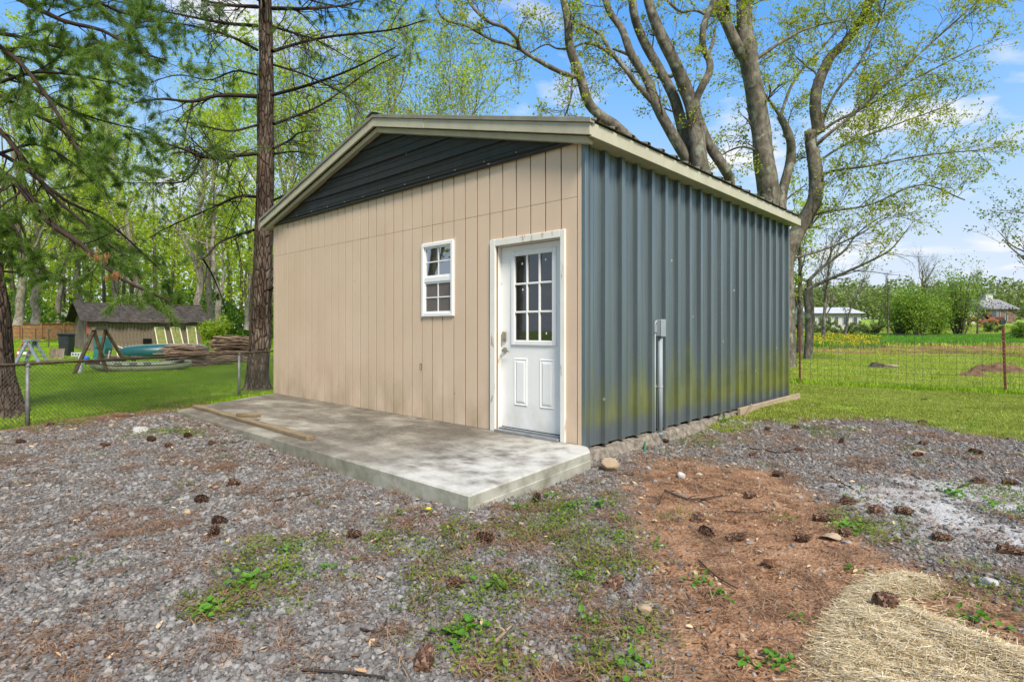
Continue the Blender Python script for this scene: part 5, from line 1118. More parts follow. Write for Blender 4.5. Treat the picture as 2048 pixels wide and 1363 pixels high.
b.add(np.array(VW), np.full((len(VW), 5), .0032), 3); child(wf, obj('wire_grid', b.mesh('wire_grid', M_wire), kind='stuff'))
# dead tuft line below the fence is grass (scattered later)
M_clod = plain('clod_earth', (.15, .09, .055), .95, .1, 0, .4, 7, .9, 22)
p = on_ground(1768, 740); stp = empty('tree_stump', p, 0, 'low sawn tree stump in the bright field grass behind the wire fence', 'stump'); m = MB(); g = np.random.default_rng(3)
m.tube([p - UV * .1, p + UV * .05, p + UV * .16 + RV * .03], [.62, .45, .40], 14); child(stp, m.build('bole', M_brown_bark)); m = MB(); m.tube([p + UV * .158 + RV * .03, p + UV * .175 + RV * .03], [.39, .38], 14); child(stp, m.build('cut_face', M_lumber))
mound('earth_clods', on_ground(2000, 748), 1.0, .8, .27, M_clod, 'heap of turned brown earth beside the right-hand rusty T-post', 'earth heap', .4, .9)
mound('earth_clods', on_ground(1945, 757), .5, .4, .2, M_clod, 'small clod of brown earth left of the larger earth heap', 'earth heap', .2, .9)
g = np.random.default_rng(77)
mulb = [(1770, 47, 4.8, 4.0, 0, 'rounded bright green bush, the leftmost of the large bushes in the field'), (1872, 48, 3.0, 3.3, 0, 'darker low bush standing between the two larger field bushes'), (1920, 49, 4.6, 6.2, 1, 'tall airy green bush in the field, tallest of the row')]
for px, d, w, h, k, lab in mulb: shrub('field_bush', at_d(px + 30 * (k == 0 and px < 1800), d), w, h, 4600, .085, M_leaf_field, g, lab, 'bush', 'bushes along the far field edge', 34, .12)
shrub('field_bush', at_d(1838, 46), 3.6, 4.0, 4600, .085, M_leaf_field, g, 'broad feathery green bush in the middle of the field bush row', 'bush', 'bushes along the far field edge', 34, .1)
shrub('field_bush', at_d(2046, 40), 1.8, 1.3, 3500, .07, M_leaf_field, g, 'low clipped bush beside the rusty T-post at the picture edge', 'bush', 'bushes along the far field edge', 16)
for px, d, w, h, lab in ((1640, 54, 4.5, 1.6, 'low scrub in front of the long white trailer'), (1690, 50, 4.0, 1.3, 'low scrub before the right end of the white trailer'), (1745, 52, 3.6, 1.5, 'low scrub at the foot of the bare pole tree'), (1980, 56, 3, 1.2, 'low scrub under the grazing cow')): shrub('field_scrub', at_d(px, d), w, h, 3000, .08, M_leaf_far, g, lab, 'scrub', 'scrub along the far field edge', 12)
def bare_tree(name, px, d, h, r, g, label, spread=.3, fork=.25, leafn=0, mat=None, n1=12, lean=0., leafmat_=None, upw=.15, cat='tree', ang=.6, sz=.07):
    p = at_d(px, d); root = empty(name, p, 0, label, cat, 'trees across the field'); P = smooth_line([p - UV * .2, p + UV * h * .35 + RV * lean * .3, p + UV * h * .75 + RV * lean], 14); R = np.linspace(r, r * .3, 14); child(root, obj('trunk', knobbly(P, R, 8, g, .12, 1.5, .3, 'trunk', mat or M_brown_bark)))
    b = Bunch(); a, ar = sprout(P[None], R[None], n1, fork, 1., h * spread, .5, ang, 10, g, .16, upw, .012, .2); b.add(a, ar, 5); c_, cr_ = sprout(a, ar, 6, .2, 1., h * spread * .45, .5, .55, 7, g, .2, .08, .008, .3); b.add(c_, cr_, 3); e_, er_ = sprout(c_, cr_, 4, .2, 1., h * spread * .2, .6, .55, 4, g, .2, .05, .006, .4); b.add(e_, er_, 3)
    child(root, obj('limbs', b.mesh('limbs', mat or M_brown_bark)))
    if leafn: V, Qd = leaf_cloud(e_, g, leafn, sz, .12); child(root, obj('crown', raw_mesh('crown', V, Qd, mat=leafmat_ or M_leaf_far), kind='stuff'))
    return root
bare_tree('bare_tree', 1845, 72, 9.5, .22, g, 'leafless rounded tree behind the row of field bushes', .5, .18, 0, None, 20)
bare_tree('bare_tree', 1776, 46, 6.6, .07, g, 'thin leafless pole tree left of the rounded field bush', .14, .3, 0, None, 14)
bare_tree('young_tree', 1600, 26, 8.2, .15, g, 'green leafy young tree just behind the maple, above the yellow flowers', .28, .2, 7, M_grey_bark, 14, 0, M_leaf_wood, .1)
bare_tree('young_tree', 1646, 40, 9, .14, g, 'pale young tree with sparse leaves in front of the white trailer', .32, .25, 3, M_grey_bark, 14, .6, M_leaf_far)
bare_tree('young_tree', 1688, 44, 6.5, .10, g, 'thin leaning sapling in front of the right end of the white trailer', .3, .3, 2, M_grey_bark, 10, 1.6, M_leaf_far)
bare_tree('young_tree', 1955, 50, 7.0, .09, g, 'slim sapling right of the tallest field bush', .22, .3, 3, M_grey_bark, 12, 0, M_leaf_far)
bare_tree('young_tree', 2125, 24, 8.5, .22, g, 'leafy tree whose twigs reach into the picture from its edge', .42, .2, 6, M_brown_bark, 16, 0, M_leaf_bush, .05, ang=1.0, sz=.06)
# the long bare branch reaching over the field from the maple's lower trunk
gb = np.random.default_rng(17)
def limb_things(name, pts, d, w0, label):
    P = pixel_stem(pts, d, gb, 18, .2); R = np.linspace(w0 / 2 * d / FPX, .006, 18); p = at_d(pts[0][0], d); root = empty(name, p, 0, label, 'tree', 'trees across the field'); b = Bunch()
    Pt = smooth_line([p - UV * .2, (p + P[0]) / 2 + RV * .1, P[0]], 8); b.add(Pt, np.full(8, R[0] * 1.6), 8); child(root, obj('trunk', b.mesh('trunk', M_grey_bark))); b = Bunch(); b.add(P, R, 6)
    a, ar = sprout(P[None], R[None], 12, .1, 1., 1.7, .45, .7, 8, gb, .22, .03, .006); b.add(a, ar, 4); c_, cr_ = sprout(a, ar, 5, .2, 1., .7, .5, .6, 5, gb, .22, .0, .004); b.add(c_, cr_, 3); child(root, obj('limbs', b.mesh('limbs', M_grey_bark)))
    V, Qd = leaf_cloud(c_, gb, 1, .04, .05); child(root, obj('crown', raw_mesh('crown', V, Qd, mat=M_leaf_new), kind='stuff'))
limb_things('leaning_tree', [(1612, 580), (1640, 566), (1690, 545), (1740, 522), (1780, 500), (1806, 470), (1820, 450)], 22, 8, 'bare grey limb sweeping up to the right over the field')
limb_things('leaning_tree', [(1618, 560), (1650, 530), (1690, 500), (1712, 470), (1750, 440), (1790, 420)], 23, 7, 'leafy twiggy limb above the bare grey sweeping limb')

# ------------------------------------------------------------------ buildings, cows and things far off
M_trl = plain('trailer_white', (.48, .48, .46), .5, .3, 0, .06); M_trw = plain('trailer_window', (.06, .075, .09), .2, .5); M_trroof = plain('trailer_roof', (.46, .46, .45), .5, .3)
def house(name, px0, px1, d, hw, hr, mat, rmat, label, cat, wins, depth=6., chim=False, over=.3, base=0.):
    a = at_d(px0, d); b = at_d(px1, d); L = (px1 - px0) / FPX * d; p = a.copy(); p[2] = min(a[2], b[2]) + base; r = empty(name, p, 0, label, cat); f = lambda u, v, z: p + RV * u + FV * v + UV * z
    m = MB(); m.box((0, 0, -.6), (L, depth, hw), lambda t: Vector(f(*t))); child(r, m.build('wall', mat))
    m = MB(); m.prism([(-over, hw - .05), (-over * .3, hr), (L + over * .3, hr), (L + over, hw - .05)], lambda t, k: f(t[0], (-.4 if t[1] < hr - .01 else depth * .5 - .05) * (1 - k) + (depth + .4 if t[1] < hr - .01 else depth * .5 + .05) * k, t[1])); child(r, m.build('roof', rmat))
    for u0, u1, z0_, z1_ in wins:
        m = MB(); m.box((u0 * L - .06, -.05, z0_ - .06), (u1 * L + .06, -.002, z1_ + .06), lambda t: Vector(f(*t))); w_ = child(r, m.build('window', M_trl)); m = MB(); m.box((u0 * L, -.07, z0_), (u1 * L, -.052, z1_), lambda t: Vector(f(*t))); o = m.build('pane', M_trw); o.parent = w_; pass
    if chim: m = MB(); m.box((L * .44, depth * .4, hr - .7), (L * .70, depth * .55, hr + .75), lambda t: Vector(f(*t))); child(r, m.build('chimney', M_trl)); m = MB(); m.box((L * .42, depth * .39, hr + .76), (L * .72, depth * .56, hr + .85), lambda t: Vector(f(*t))); child(r, m.build('chimney_cap', M_trroof))
    return r, f, L
house('white_trailer', 1617, 1722, 62, 1.75, 2.45, M_trl, M_trroof, 'long white trailer home behind the scrub across the field', 'trailer home', [(.05, .12, .5, 1.3), (.20, .27, .5, 1.3), (.36, .42, .5, 1.3), (.50, .56, .3, 1.3), (.66, .74, .5, 1.3), (.85, .92, .5, 1.3)], 5, base=.25)
M_hs = plain('brick_house_wall', (.20, .13, .11), .9, .1); M_hr = plain('grey_house_roof', (.235, .225, .235), .85, .2)
house('distant_house', 1976, 2032, 92, 2.0, 3.7, M_hs, M_hr, 'distant house with grey hip roof and broad white chimney', 'house', [(.12, .3, .6, 1.7), (.36, .42, 0, 1.9), (.62, .68, 0, 1.9)], 7, True, .5, base=.2)
p = at_d(1906, 84); m = MB(); m.box((0, 0, 0), (3.2, 1.8, 1.5), lambda t: Vector(p + RV * t[0] + FV * t[1] + UV * t[2])); m.box((-.2, -.1, 1.5), (3.4, 1.9, 1.62), lambda t: Vector(p + RV * t[0] + FV * t[1] + UV * t[2])); tag(m.build('white_outbuilding', M_trl), 'low white outbuilding seen through the field bushes', 'outbuilding')
p = at_d(1972, 80); tr_ = empty('farm_tractor', p, 0, 'small dark red farm machine parked before the distant house', 'tractor'); fT = lambda t: Vector(p + RV * t[0] + FV * t[1] + UV * t[2])
m = MB(); m.box((.3, 0, .45), (2.6, .9, 1.15), fT); m.box((.2, .05, 1.16), (1.0, .85, 1.75), fT); child(tr_, m.build('body', plain('dull_red', (.10, .035, .03), .6), bevel=.06))
for u in (.5, 2.3): m = MB(); m.tube([p + RV * u - FV * .12 + UV * .42, p + RV * u + FV * .12 + UV * .42], .42, 14); child(tr_, m.build('wheel', M_bin))
def skin_body(name, chain, radii, edges, mat, parent):
    me = bpy.data.meshes.new(name); me.from_pydata([tuple(map(float, c)) for c in chain], edges, []); o = link(bpy.data.objects.new(name, me)); md = o.modifiers.new('skin', 'SKIN'); md.use_smooth_shade = True
    for i, r_ in enumerate(radii): me.skin_vertices[0].data[i].radius = (r_, r_)
    me.skin_vertices[0].data[0].use_root = True; o.modifiers.new('sub', 'SUBSURF').levels = 1; o.modifiers['sub'].render_levels = 1; me.materials.append(mat); child(parent, o); return o
M_cow = plain('cow_brown', (.20, .075, .035), .8, .2, 0, .2)
for px, d, lab in ((1981, 68, 'brown cow grazing with lowered head in front of the distant house'), (1948, 72, 'reddish cow standing beyond the slim sapling')):
    p = at_d(px, d); cw = empty('cow', p, 0, lab, 'cow'); f = lambda u, v, z: p + RV * u + FV * v + UV * z; gr_ = px == 1981
    hd = [(-1.0, 0, .75), (-1.25, 0, .35), (-1.38, 0, .15)] if gr_ else [(-1.0, 0, 1.25), (-1.25, 0, 1.4), (-1.5, 0, 1.25)]
    pts = [(0, 0, 1.0), (-.65, 0, 1.02), (.65, 0, 1.05)] + hd; rd = [.36, .33, .32, .19, .15, .10]; ed = [(0, 1), (0, 2), (1, 3), (3, 4), (4, 5)]
    for (u, v, par) in ((-.6, -.18, 1), (-.6, .18, 1), (.62, -.18, 2), (.62, .18, 2)):
        i = len(pts); kx = .06 if par == 2 else -.03; pts += [(u, v, .72), (u + kx, v, .38), (u, v, .02)]; rd += [.15, .08, .06]; ed += [(par, i), (i, i + 1), (i + 1, i + 2)]
    i = len(pts); pts += [(.98, 0, 1.0), (1.02, 0, .45)]; rd += [.05, .03]; ed += [(2, i), (i, i + 1)]
    skin_body('body', [f(*t) for t in pts], rd, ed, M_cow, cw)

# ------------------------------------------------------------------ what lies and grows on the ground
g = np.random.default_rng(123)
PADP = np.array([(.47, -1.93), (.24, -.1), (.1, 0), (.1, D + .05), (-W - .05, D + .05), (-W - .05, .0), (-5.66, -1.93)])
def spread(n, d0, d1, px0=-120, px1=2170):
    """random ground places between two distances, even by area"""
    d = np.sqrt(g.uniform(d0 * d0, d1 * d1, n)); px = g.uniform(px0, px1, n); X = (px - CXP) / FPX * d
    x = CAM[0] + RV[0] * X + FV[0] * d; y = CAM[1] + RV[1] * X + FV[1] * d; return x, y, d
def euler_flat(n, tilt=.5): return np.stack([g.normal(size=n) * tilt, g.normal(size=n) * tilt, g.uniform(0, 6.28, n)], 1)
# stones
def stone_mesh(name, seed, mat, squash=(1, .78, .55)):
    import bmesh
    bm = bmesh.new(); bmesh.ops.create_icosphere(bm, subdivisions=1, radius=1); r_ = random.Random(seed)
    nm = [Vector((r_.gauss(0, 1), r_.gauss(0, 1), r_.gauss(0, 1))).normalized() for _ in range(7)]
    for v in bm.verts:
        v.co *= r_.uniform(.82, 1.15)
        for q_ in nm:
            e = v.co.dot(q_) - .72
            if e > 0: v.co -= q_ * e
        v.co.x *= squash[0]; v.co.y *= squash[1]; v.co.z *= squash[2]
    me = bpy.data.meshes.new(name); bm.to_mesh(me); bm.free(); me.materials.append(mat); return me
q = NM('gravel_stone', .85, .25); ri = q.inst()
c = q.ramp(ri, [(0, (.062, .056, .052)), (.35, (.130, .120, .114)), (.7, (.215, .203, .195)), (.93, (.34, .325, .31)), (1, (.36, .27, .19))])
q.col(q.mix(.35, c, q.ramp(q.noise(60, 4), [(.3, (.08, .074, .068)), (.7, (.30, .285, .268))]))); M_stone = q.m  # mixed sizes below
q = NM('dirt_stone', .9, .2); q.col(q.ramp(q.inst(), [(0, (.24, .13, .07)), (.4, (.34, .23, .15)), (.7, (.32, .28, .25)), (1, (.50, .42, .32))])); M_dstone = q.m
stones = [stone_mesh('stone', 40 + i, M_stone) for i in range(7)]; dstones = [stone_mesh('stone', 60 + i, M_dstone) for i in range(4)]
PX, PY, PS, PI_ = [], [], [], []
for n, d0, d1, s0 in ((64000, 1.4, 3.6, .0112), (64000, 3.6, 6.5, .0135), (36000, 6.5, 10.5, .018)):
    x, y, d = spread(n, d0, d1, -260, 2320); z_ = zones(x, y); out_ = sd_poly(x, y, PADP) < 0
    keep = out_ & (g.random(n) < np.clip(z_['gravel'] * (1 - .55 * z_['weed']) * (1 - .45 * z_['need']) * (1 - .85 * z_['dust']) * (1 - .9 * z_['dirt']) + .02, 0, 1))
    PX.append(x[keep]); PY.append(y[keep]); PS.append(s0 * g.lognormal(-.16, .45, keep.sum()).clip(.35, 2.6))
x, y, s = map(np.concatenate, (PX, PY, PS)); n = len(x)
scatter('gravel', np.stack([x, y, ground_z(x, y) + s * .18], 1), euler_flat(n, .45), s, g.integers(0, 7, n), stones, kind='stuff', label='loose grey gravel stones')
x, y, d = spread(40000, 1.6, 9); z_ = zones(x, y); keep = (sd_poly(x, y, PADP) < 0) & (g.random(len(x)) < z_['dirt'] * .42 + .05 * z_['weed'] + .04 * z_['dust']); x, y = x[keep], y[keep]; n = len(x); s = .008 * g.lognormal(0, .55, n)
scatter('pebbles', np.stack([x, y, ground_z(x, y) + s * .1], 1), euler_flat(n, .5), s, g.integers(0, 4, n), dstones, kind='stuff', label='small tan and grey pebbles bedded in the red dirt')
# needles
def bunch_mesh(name, seed, n, L, w, mat, fan=.5):
    r_ = np.random.default_rng(seed); V_ = []; T_ = []
    for i in range(n):
        a = r_.uniform(0, 6.28) if fan > 3 else r_.normal() * fan; c0 = r_.normal(size=3) * np.array([L * .4, L * .4, .0]); d_ = np.array([math.cos(a), math.sin(a), r_.normal() * .12]); sd = np.array([-d_[1], d_[0], 0]) * w; l = L * r_.uniform(.6, 1.1); m_ = c0 + d_ * l * .5 + np.array([0, 0, .004 + abs(r_.normal()) * .006]) + sd * r_.normal() * 4
        k = len(V_); V_ += [c0 - sd + [0, 0, .003], c0 + sd + [0, 0, .003], m_ + sd, m_ - sd, c0 + d_ * l + [0, 0, .004]]; T_ += [(k, k + 1, k + 2), (k, k + 2, k + 3), (k + 3, k + 2, k + 4)]
    return raw_mesh(name, V_, tris=T_, mat=mat)
q = NM('fallen_needles', .8, .2); q.col(q.ramp(q.isl(), [(0, (.11, .055, .032)), (.5, (.21, .11, .062)), (1, (.34, .22, .13))])); M_fneedle = q.m
nb = [bunch_mesh('needle_bunch', 70 + i, 26, .085, .0013, M_fneedle, 9) for i in range(4)]
x, y, d = spread(42000, 1.6, 12); z_ = zones(x, y); pr = np.clip(.12 + .28 * z_['need'] + .14 * z_['weed'] * (1 - z_['dirt']) + .05 * z_['dirt'], 0, 1) * (1 - .6 * z_['dust']) * np.clip(z_['gravel'] + z_['dirt'] + z_['need'] + z_['weed'], 0, 1)
keep = (sd_poly(x, y, PADP) < 0) & (g.random(len(x)) < pr); x, y = x[keep], y[keep]; n = len(x)
scatter('pine_needles_litter', np.stack([x, y, ground_z(x, y) + .011], 1), euler_flat(n, .06), g.uniform(.7, 1.4, n), g.integers(0, 4, n), nb, kind='stuff', label='fallen brown pine needles')
# leaf chips
def chip_mesh(name, seed, mat):
    r_ = random.Random(seed); w = r_.uniform(.25, .42); b = r_.uniform(.05, .3); V_ = [(-1, 0, .0), (-.4, -w, b), (.4, -w * .8, b), (1, 0, .1), (.4, w * .8, b * .5), (-.4, w, b * .6), (0, 0, 0)]
    return raw_mesh(name, V_, tris=[(0, 1, 6), (1, 2, 6), (2, 3, 6), (3, 4, 6), (4, 5, 6), (5, 0, 6)], mat=mat)
q = NM('dry_leaf', .75, .25); c = q.ramp(q.inst(), [(0, (.30, .17, .09)), (.5, (.46, .31, .17)), (1, (.60, .47, .30))]); q.col(c); M_chip = q.m
chips = [chip_mesh('leaf_chip', i, M_chip) for i in range(5)]
x, y, d = spread(3600, 1.7, 9.5); z_ = zones(x, y); keep = (sd_poly(x, y, PADP) < 0) & (g.random(len(x)) < .08 + .5 * np.clip(z_['gravel'] * .6 + z_['dirt'], 0, 1)); x, y = x[keep], y[keep]; n = len(x)
scatter('leaf_litter', np.stack([x, y, ground_z(x, y) + .014], 1), euler_flat(n, .3), g.uniform(.010, .034, n) * .9, g.integers(0, 5, n), chips, kind='stuff', label='scattered dry tan leaves')
# bark crumbs on the dirt
q = NM('bark_crumb', .9, .1); q.col(q.ramp(q.inst(), [(0, (.08, .035, .02)), (.6, (.19, .09, .045)), (1, (.38, .24, .13))])); M_crumb = q.m
cr_m = [MB().box((-1, -.25, 0), (1, .25, .16)).mesh('crumb', M_crumb), MB().add([(-1, -.1, 0), (.9, -.3, .1), (1, .2, .2), (-.8, .3, .1)], [(0, 1, 2, 3)]).mesh('crumb', M_crumb)]
x, y, d = spread(48000, 1.6, 6.5); z_ = zones(x, y); keep = (sd_poly(x, y, PADP) < 0) & (g.random(len(x)) < .9 * z_['dirt'] * sstep(-.5, .5, wob(x * 1.7 + 2, y * 1.9)) + .05 * z_['gravel']); x, y = x[keep], y[keep]; n = len(x)
scatter('bark_litter', np.stack([x, y, ground_z(x, y) + .008], 1), euler_flat(n, .25), g.uniform(.005, .016, n), g.integers(0, 2, n), cr_m, kind='stuff', label='small crumbs of bark and needle on the dirt')

# grasses
def tuft(name, seed, n, h, w, mat, lean=.5, r=.03):
    r_ = np.random.default_rng(seed); V_ = []; T_ = []; Qd = []
    for i in range(n):
        a = r_.uniform(0, 6.28); c0 = np.array([r_.normal() * r, r_.normal() * r, -.005]); b = r_.uniform(0, 6.28); ln = abs(r_.normal()) * lean; hh = h * r_.uniform(.5, 1.15); sd = np.array([math.cos(a), math.sin(a), 0]) * w; o_ = np.array([math.cos(b), math.sin(b), 0]) * hh * ln
        k = len(V_); V_ += [c0 - sd, c0 + sd, c0 + sd * .75 + o_ * .35 + [0, 0, hh * .55], c0 - sd * .75 + o_ * .35 + [0, 0, hh * .55], c0 + o_ + [0, 0, hh * (1 - .25 * ln)]]; Qd.append((k, k + 1, k + 2, k + 3)); T_.append((k + 3, k + 2, k + 4))
    return raw_mesh(name, V_, Qd, T_, mat=mat)
M_lawn = grassmat('lawn_grass', [(.15, (.17, .31, .015)), (.45, (.28, .47, .02)), (.7, (.38, .57, .025)), (.95, (.55, .60, .11))])
M_mown = grassmat('mown_grass', [(.15, (.22, .24, .05)), (.45, (.31, .38, .06)), (.7, (.40, .48, .07)), (.95, (.54, .53, .19))])
M_field = grassmat('field_grass', [(.15, (.25, .34, .04)), (.45, (.38, .49, .055)), (.7, (.50, .57, .085)), (.95, (.66, .60, .26))])
M_tallg = grassmat('tall_field_grass', [(.15, (.09, .24, .02)), (.5, (.15, .38, .03)), (.95, (.26, .48, .06))])
lawn_t = [tuft('tuft', 80 + i, 16, .075, .0042, M_lawn, .6, .05) for i in range(4)]
mown_t = [tuft('tuft', 90 + i, 14, .038, .0036, M_mown, 1.0, .05) for i in range(4)]
field_t = [tuft('tuft', 95 + i, 16, .10, .008, M_field, .7, .09) for i in range(4)]
tall_t = [tuft('tuft', 100 + i, 18, .34, .016, M_tallg, .35, .16) for i in range(3)]
def fence_side(x, y): return (x - P1[0]) * FN[0] + (y - P1[1]) * FN[1]
def rfence_side(x, y): return (x - t1[0]) * -v12[1] + (y - t1[1]) * v12[0]
def sow(name, n, d0, d1, px0, px1, accept, meshes, s0, s1, label, dz=0.):
    x, y, d = spread(n, d0, d1, px0, px1); keep = (sd_poly(x, y, PADP) < 0) & (g.random(n) < accept(x, y, d)); x, y = x[keep], y[keep]; n = len(x)
    return scatter(name, np.stack([x, y, ground_z(x, y) + dz], 1), np.stack([g.normal(size=n) * .08, g.normal(size=n) * .08, g.uniform(0, 6.28, n)], 1), g.uniform(s0, s1, n), g.integers(0, len(meshes), n), meshes, kind='stuff', label=label)
patch = lambda x, y, k=1.: sstep(-.9, .3, wob(x * .9 * k + 1, y * 1.1 * k))
sow('lawn_grass', 100000, 8.5, 21, -60, 640, lambda x, y, d: sstep(-.35, .5, fence_side(x, y) + .2 * wob(x * 2, y * 2)) * (.12 + .88 * patch(x, y)) * (1 - .8 * zones(x, y)['need']), lawn_t, .7, 1.5, 'bright green lawn grass beyond the chain-link fence')
sow('far_lawn_grass', 60000, 21, 46, -80, 640, lambda x, y, d: .8 * patch(x, y, .5), lawn_t, 1.3, 2.4, 'lawn grass around the old plank shed')
sow('mown_grass', 90000, 6.5, 15.4, 1400, 2200, lambda x, y, d: (1 - zones(x, y)['gravel']) * (rfence_side(x, y) < .1) * sstep(.0, .6, y - 2.2 + .3 * wob(x, y)) * (.12 + .88 * patch(x, y)), mown_t, .7, 1.5, 'short mown grass strip along the wire fence')
sow('fence_line_grass', 7000, 12, 15.6, 1560, 2200, lambda x, y, d: (np.abs(rfence_side(x, y) - .05) < .22) * 1., lawn_t, 1., 2.2, 'uncut grass at the foot of the wire fence')
sow('field_grass', 110000, 12.5, 32, 1540, 2200, lambda x, y, d: (rfence_side(x, y) > .1) * (1 - .98 * zones(x, y)['soil']) * (.10 + .90 * patch(x, y, .8)), field_t, .7, 1.5, 'sunny field grass behind the wire fence')
sow('far_field_grass', 40000, 32, 75, 1540, 2200, lambda x, y, d: (1 - .95 * zones(x, y)['soil']) * .8, field_t, 1.6, 3.2, 'grass of the far field')
sow('tall_grass', 30000, 30, 50, 1590, 2200, lambda x, y, d: sstep(-.4, .6, sd_poly(x, y, TALL)), tall_t, .6, 1.2, 'tall green grass band across the field')
sow('pad_edge_grass', 2500, 6.5, 14, 380, 640, lambda x, y, d: sstep(1.2, .1, np.abs(sd_poly(x, y, PADP))) * (fence_side(x, y) > -2.3) * .8, mown_t, .7, 1.5, 'thin grass at the far end of the concrete pad')
# yellow flowers
M_yel = plain('yellow_petals', (.62, .46, .02), .6, .2, 0, .2); M_fst = plain('flower_leaf', (.14, .25, .05), .7, .2, 0, .3)
def flower_tuft(seed):
    r_ = np.random.default_rng(seed); m = tuft('flower_stems', seed, 16, .42, .012, M_fst, .3, .14); me = m; V_ = []; Qd = []
    for i in range(6):
        c0 = np.array([r_.normal() * .16, r_.normal() * .16, r_.uniform(.30, .54)])
        for j in range(2): A = unit(r_.normal(size=3)); B = unit(np.cross(A, r_.normal(size=3))); k = len(V_); V_ += [c0 - A * .035, c0 + B * .035, c0 + A * .035, c0 - B * .035]; Qd.append((k, k + 1, k + 2, k + 3))
    return m, raw_mesh('petals', V_, Qd, mat=M_yel)
ft_ = [flower_tuft(200 + i) for i in range(3)]
FLW = gpoly([(1598, 699), (1600, 676), (1700, 676), (1760, 679), (1765, 692), (1740, 699)])
x, y, d = spread(650, 27, 47, 1560, 1800); keep = sd_poly(x, y, FLW) > -.1; x, y = x[keep], y[keep]; n = len(x); rt_ = np.stack([np.zeros(n), np.zeros(n), g.uniform(0, 6.28, n)], 1); sc_ = g.uniform(.6, 1.1, n); ix_ = g.integers(0, 3, n); pt_ = np.stack([x, y, ground_z(x, y)], 1)
fo = scatter('flower_patch', pt_, rt_, sc_, ix_, [a for a, b in ft_], kind='stuff', label='patch of yellow mustard flowers in the field'); o = scatter('flower_heads', pt_[::1], rt_, sc_, ix_, [b for a, b in ft_], kind='stuff'); o.parent = fo
# weeds in the gravel: small creeping tufts and broad-leaved seedlings
M_weed = grassmat('creeping_weed', [(.15, (.10, .14, .02)), (.5, (.17, .25, .025)), (.95, (.28, .33, .06))])
M_broad = leafmat('broad_weed_leaf', [(0, (.06, .17, .015)), (.6, (.11, .28, .025)), (1, (.20, .38, .05))], .35, .3)
def creeper(seed, n=26, r=.05):
    r_ = np.random.default_rng(seed); V_ = []; Qd = []
    for i in range(n):
        c0 = np.array([r_.normal() * r, r_.normal() * r, r_.uniform(.004, .03)]); A = unit(r_.normal(size=3) * [1, 1, .5]); B = unit(np.cross(A, [0, 0, 1.]) + r_.normal(size=3) * .3); s = r_.uniform(.005, .011); k = len(V_); V_ += [c0 - A * s, c0 + B * s * .6, c0 + A * s, c0 - B * s * .6]; Qd.append((k, k + 1, k + 2, k + 3))
    return raw_mesh('creeper', V_, Qd, mat=M_weed)
crp = [creeper(300 + i) for i in range(4)] + [tuft('weed_blades', 310 + i, 9, .026, .0018, M_weed, 1.2, .03) for i in range(2)]
x, y, d = spread(46000, 1.6, 9); z_ = zones(x, y); keep = (sd_poly(x, y, PADP) < 0) & (g.random(len(x)) < .62 * z_['weed'] * (1 - .6 * z_['dirt']) + .012 * sstep(.2, .7, wob(x * 2 + 5, y * 2.2)) + .25 * sstep(.35, .8, wob(x * 1.3 + 9, y * 1.1)) * (d > 6) * (X_ := 1)); x, y = x[keep], y[keep]; n = len(x)
scatter('creeping_weeds', np.stack([x, y, ground_z(x, y) + .006], 1), euler_flat(n, .05), g.uniform(.6, 1.4, n), g.integers(0, 6, n), crp, kind='stuff', label='low creeping weeds growing through the gravel')
def broadleaf(seed, n=7, R0=.05, up=.4, clump=.0):
    r_ = np.random.default_rng(seed); V_ = []; T_ = []
    for i in range(n):
        a = i / n * 6.28 + r_.normal() * .4; l = R0 * r_.uniform(.6, 1.2); h = l * up * r_.uniform(.5, 1.6); a = r_.uniform(0, 6.28); o_ = np.array([math.cos(a), math.sin(a), r_.normal() * .35]); sd = np.array([-o_[1], o_[0], r_.normal() * .3]); s = l * .42; c0 = r_.normal(size=3) * np.array([clump, clump, 0]) + o_ * l * .35 * np.array([1, 1, 0]) + np.array([0, 0, h * .7]); k = len(V_)
        V_ += [c0, c0 + o_ * s * .3 + sd * s * .9 + [0, 0, .004], c0 + o_ * s * 1.1 + sd * s * .7 + [0, 0, h * .2], c0 + o_ * s * 1.7 + [0, 0, h * .1], c0 + o_ * s * 1.1 - sd * s * .7 + [0, 0, h * .2], c0 + o_ * s * .3 - sd * s * .9 + [0, 0, .004], c0 + o_ * s * .8 + [0, 0, -.004]]
        T_ += [(k, k + 1, k + 6), (k + 1, k + 2, k + 6), (k + 2, k + 3, k + 6), (k + 3, k + 4, k + 6), (k + 4, k + 5, k + 6), (k + 5, k, k + 6)]
    return raw_mesh('broadleaf_weed', V_, tris=T_, mat=M_broad)
bl_ = [broadleaf(400 + i, 12 + 3 * i, .030 + .003 * i, .8, .035) for i in range(5)]
x, y, d = spread(2600, 1.7, 6); z_ = zones(x, y); cl = sstep(.1, .7, wob(x * 3.1 + 2, y * 3.3)); keep = (sd_poly(x, y, PADP) < 0) & (g.random(len(x)) < .5 * z_['weed'] * cl + .035 * z_['dirt'] * (d < 3.4)); x, y = x[keep], y[keep]; n = len(x)
scatter('broadleaf_seedlings', np.stack([x, y, ground_z(x, y) + .006], 1), euler_flat(n, .1), g.uniform(.45, 1.1, n), g.integers(0, 5, n), bl_, kind='stuff', label='scattered green broad-leaved seedlings')
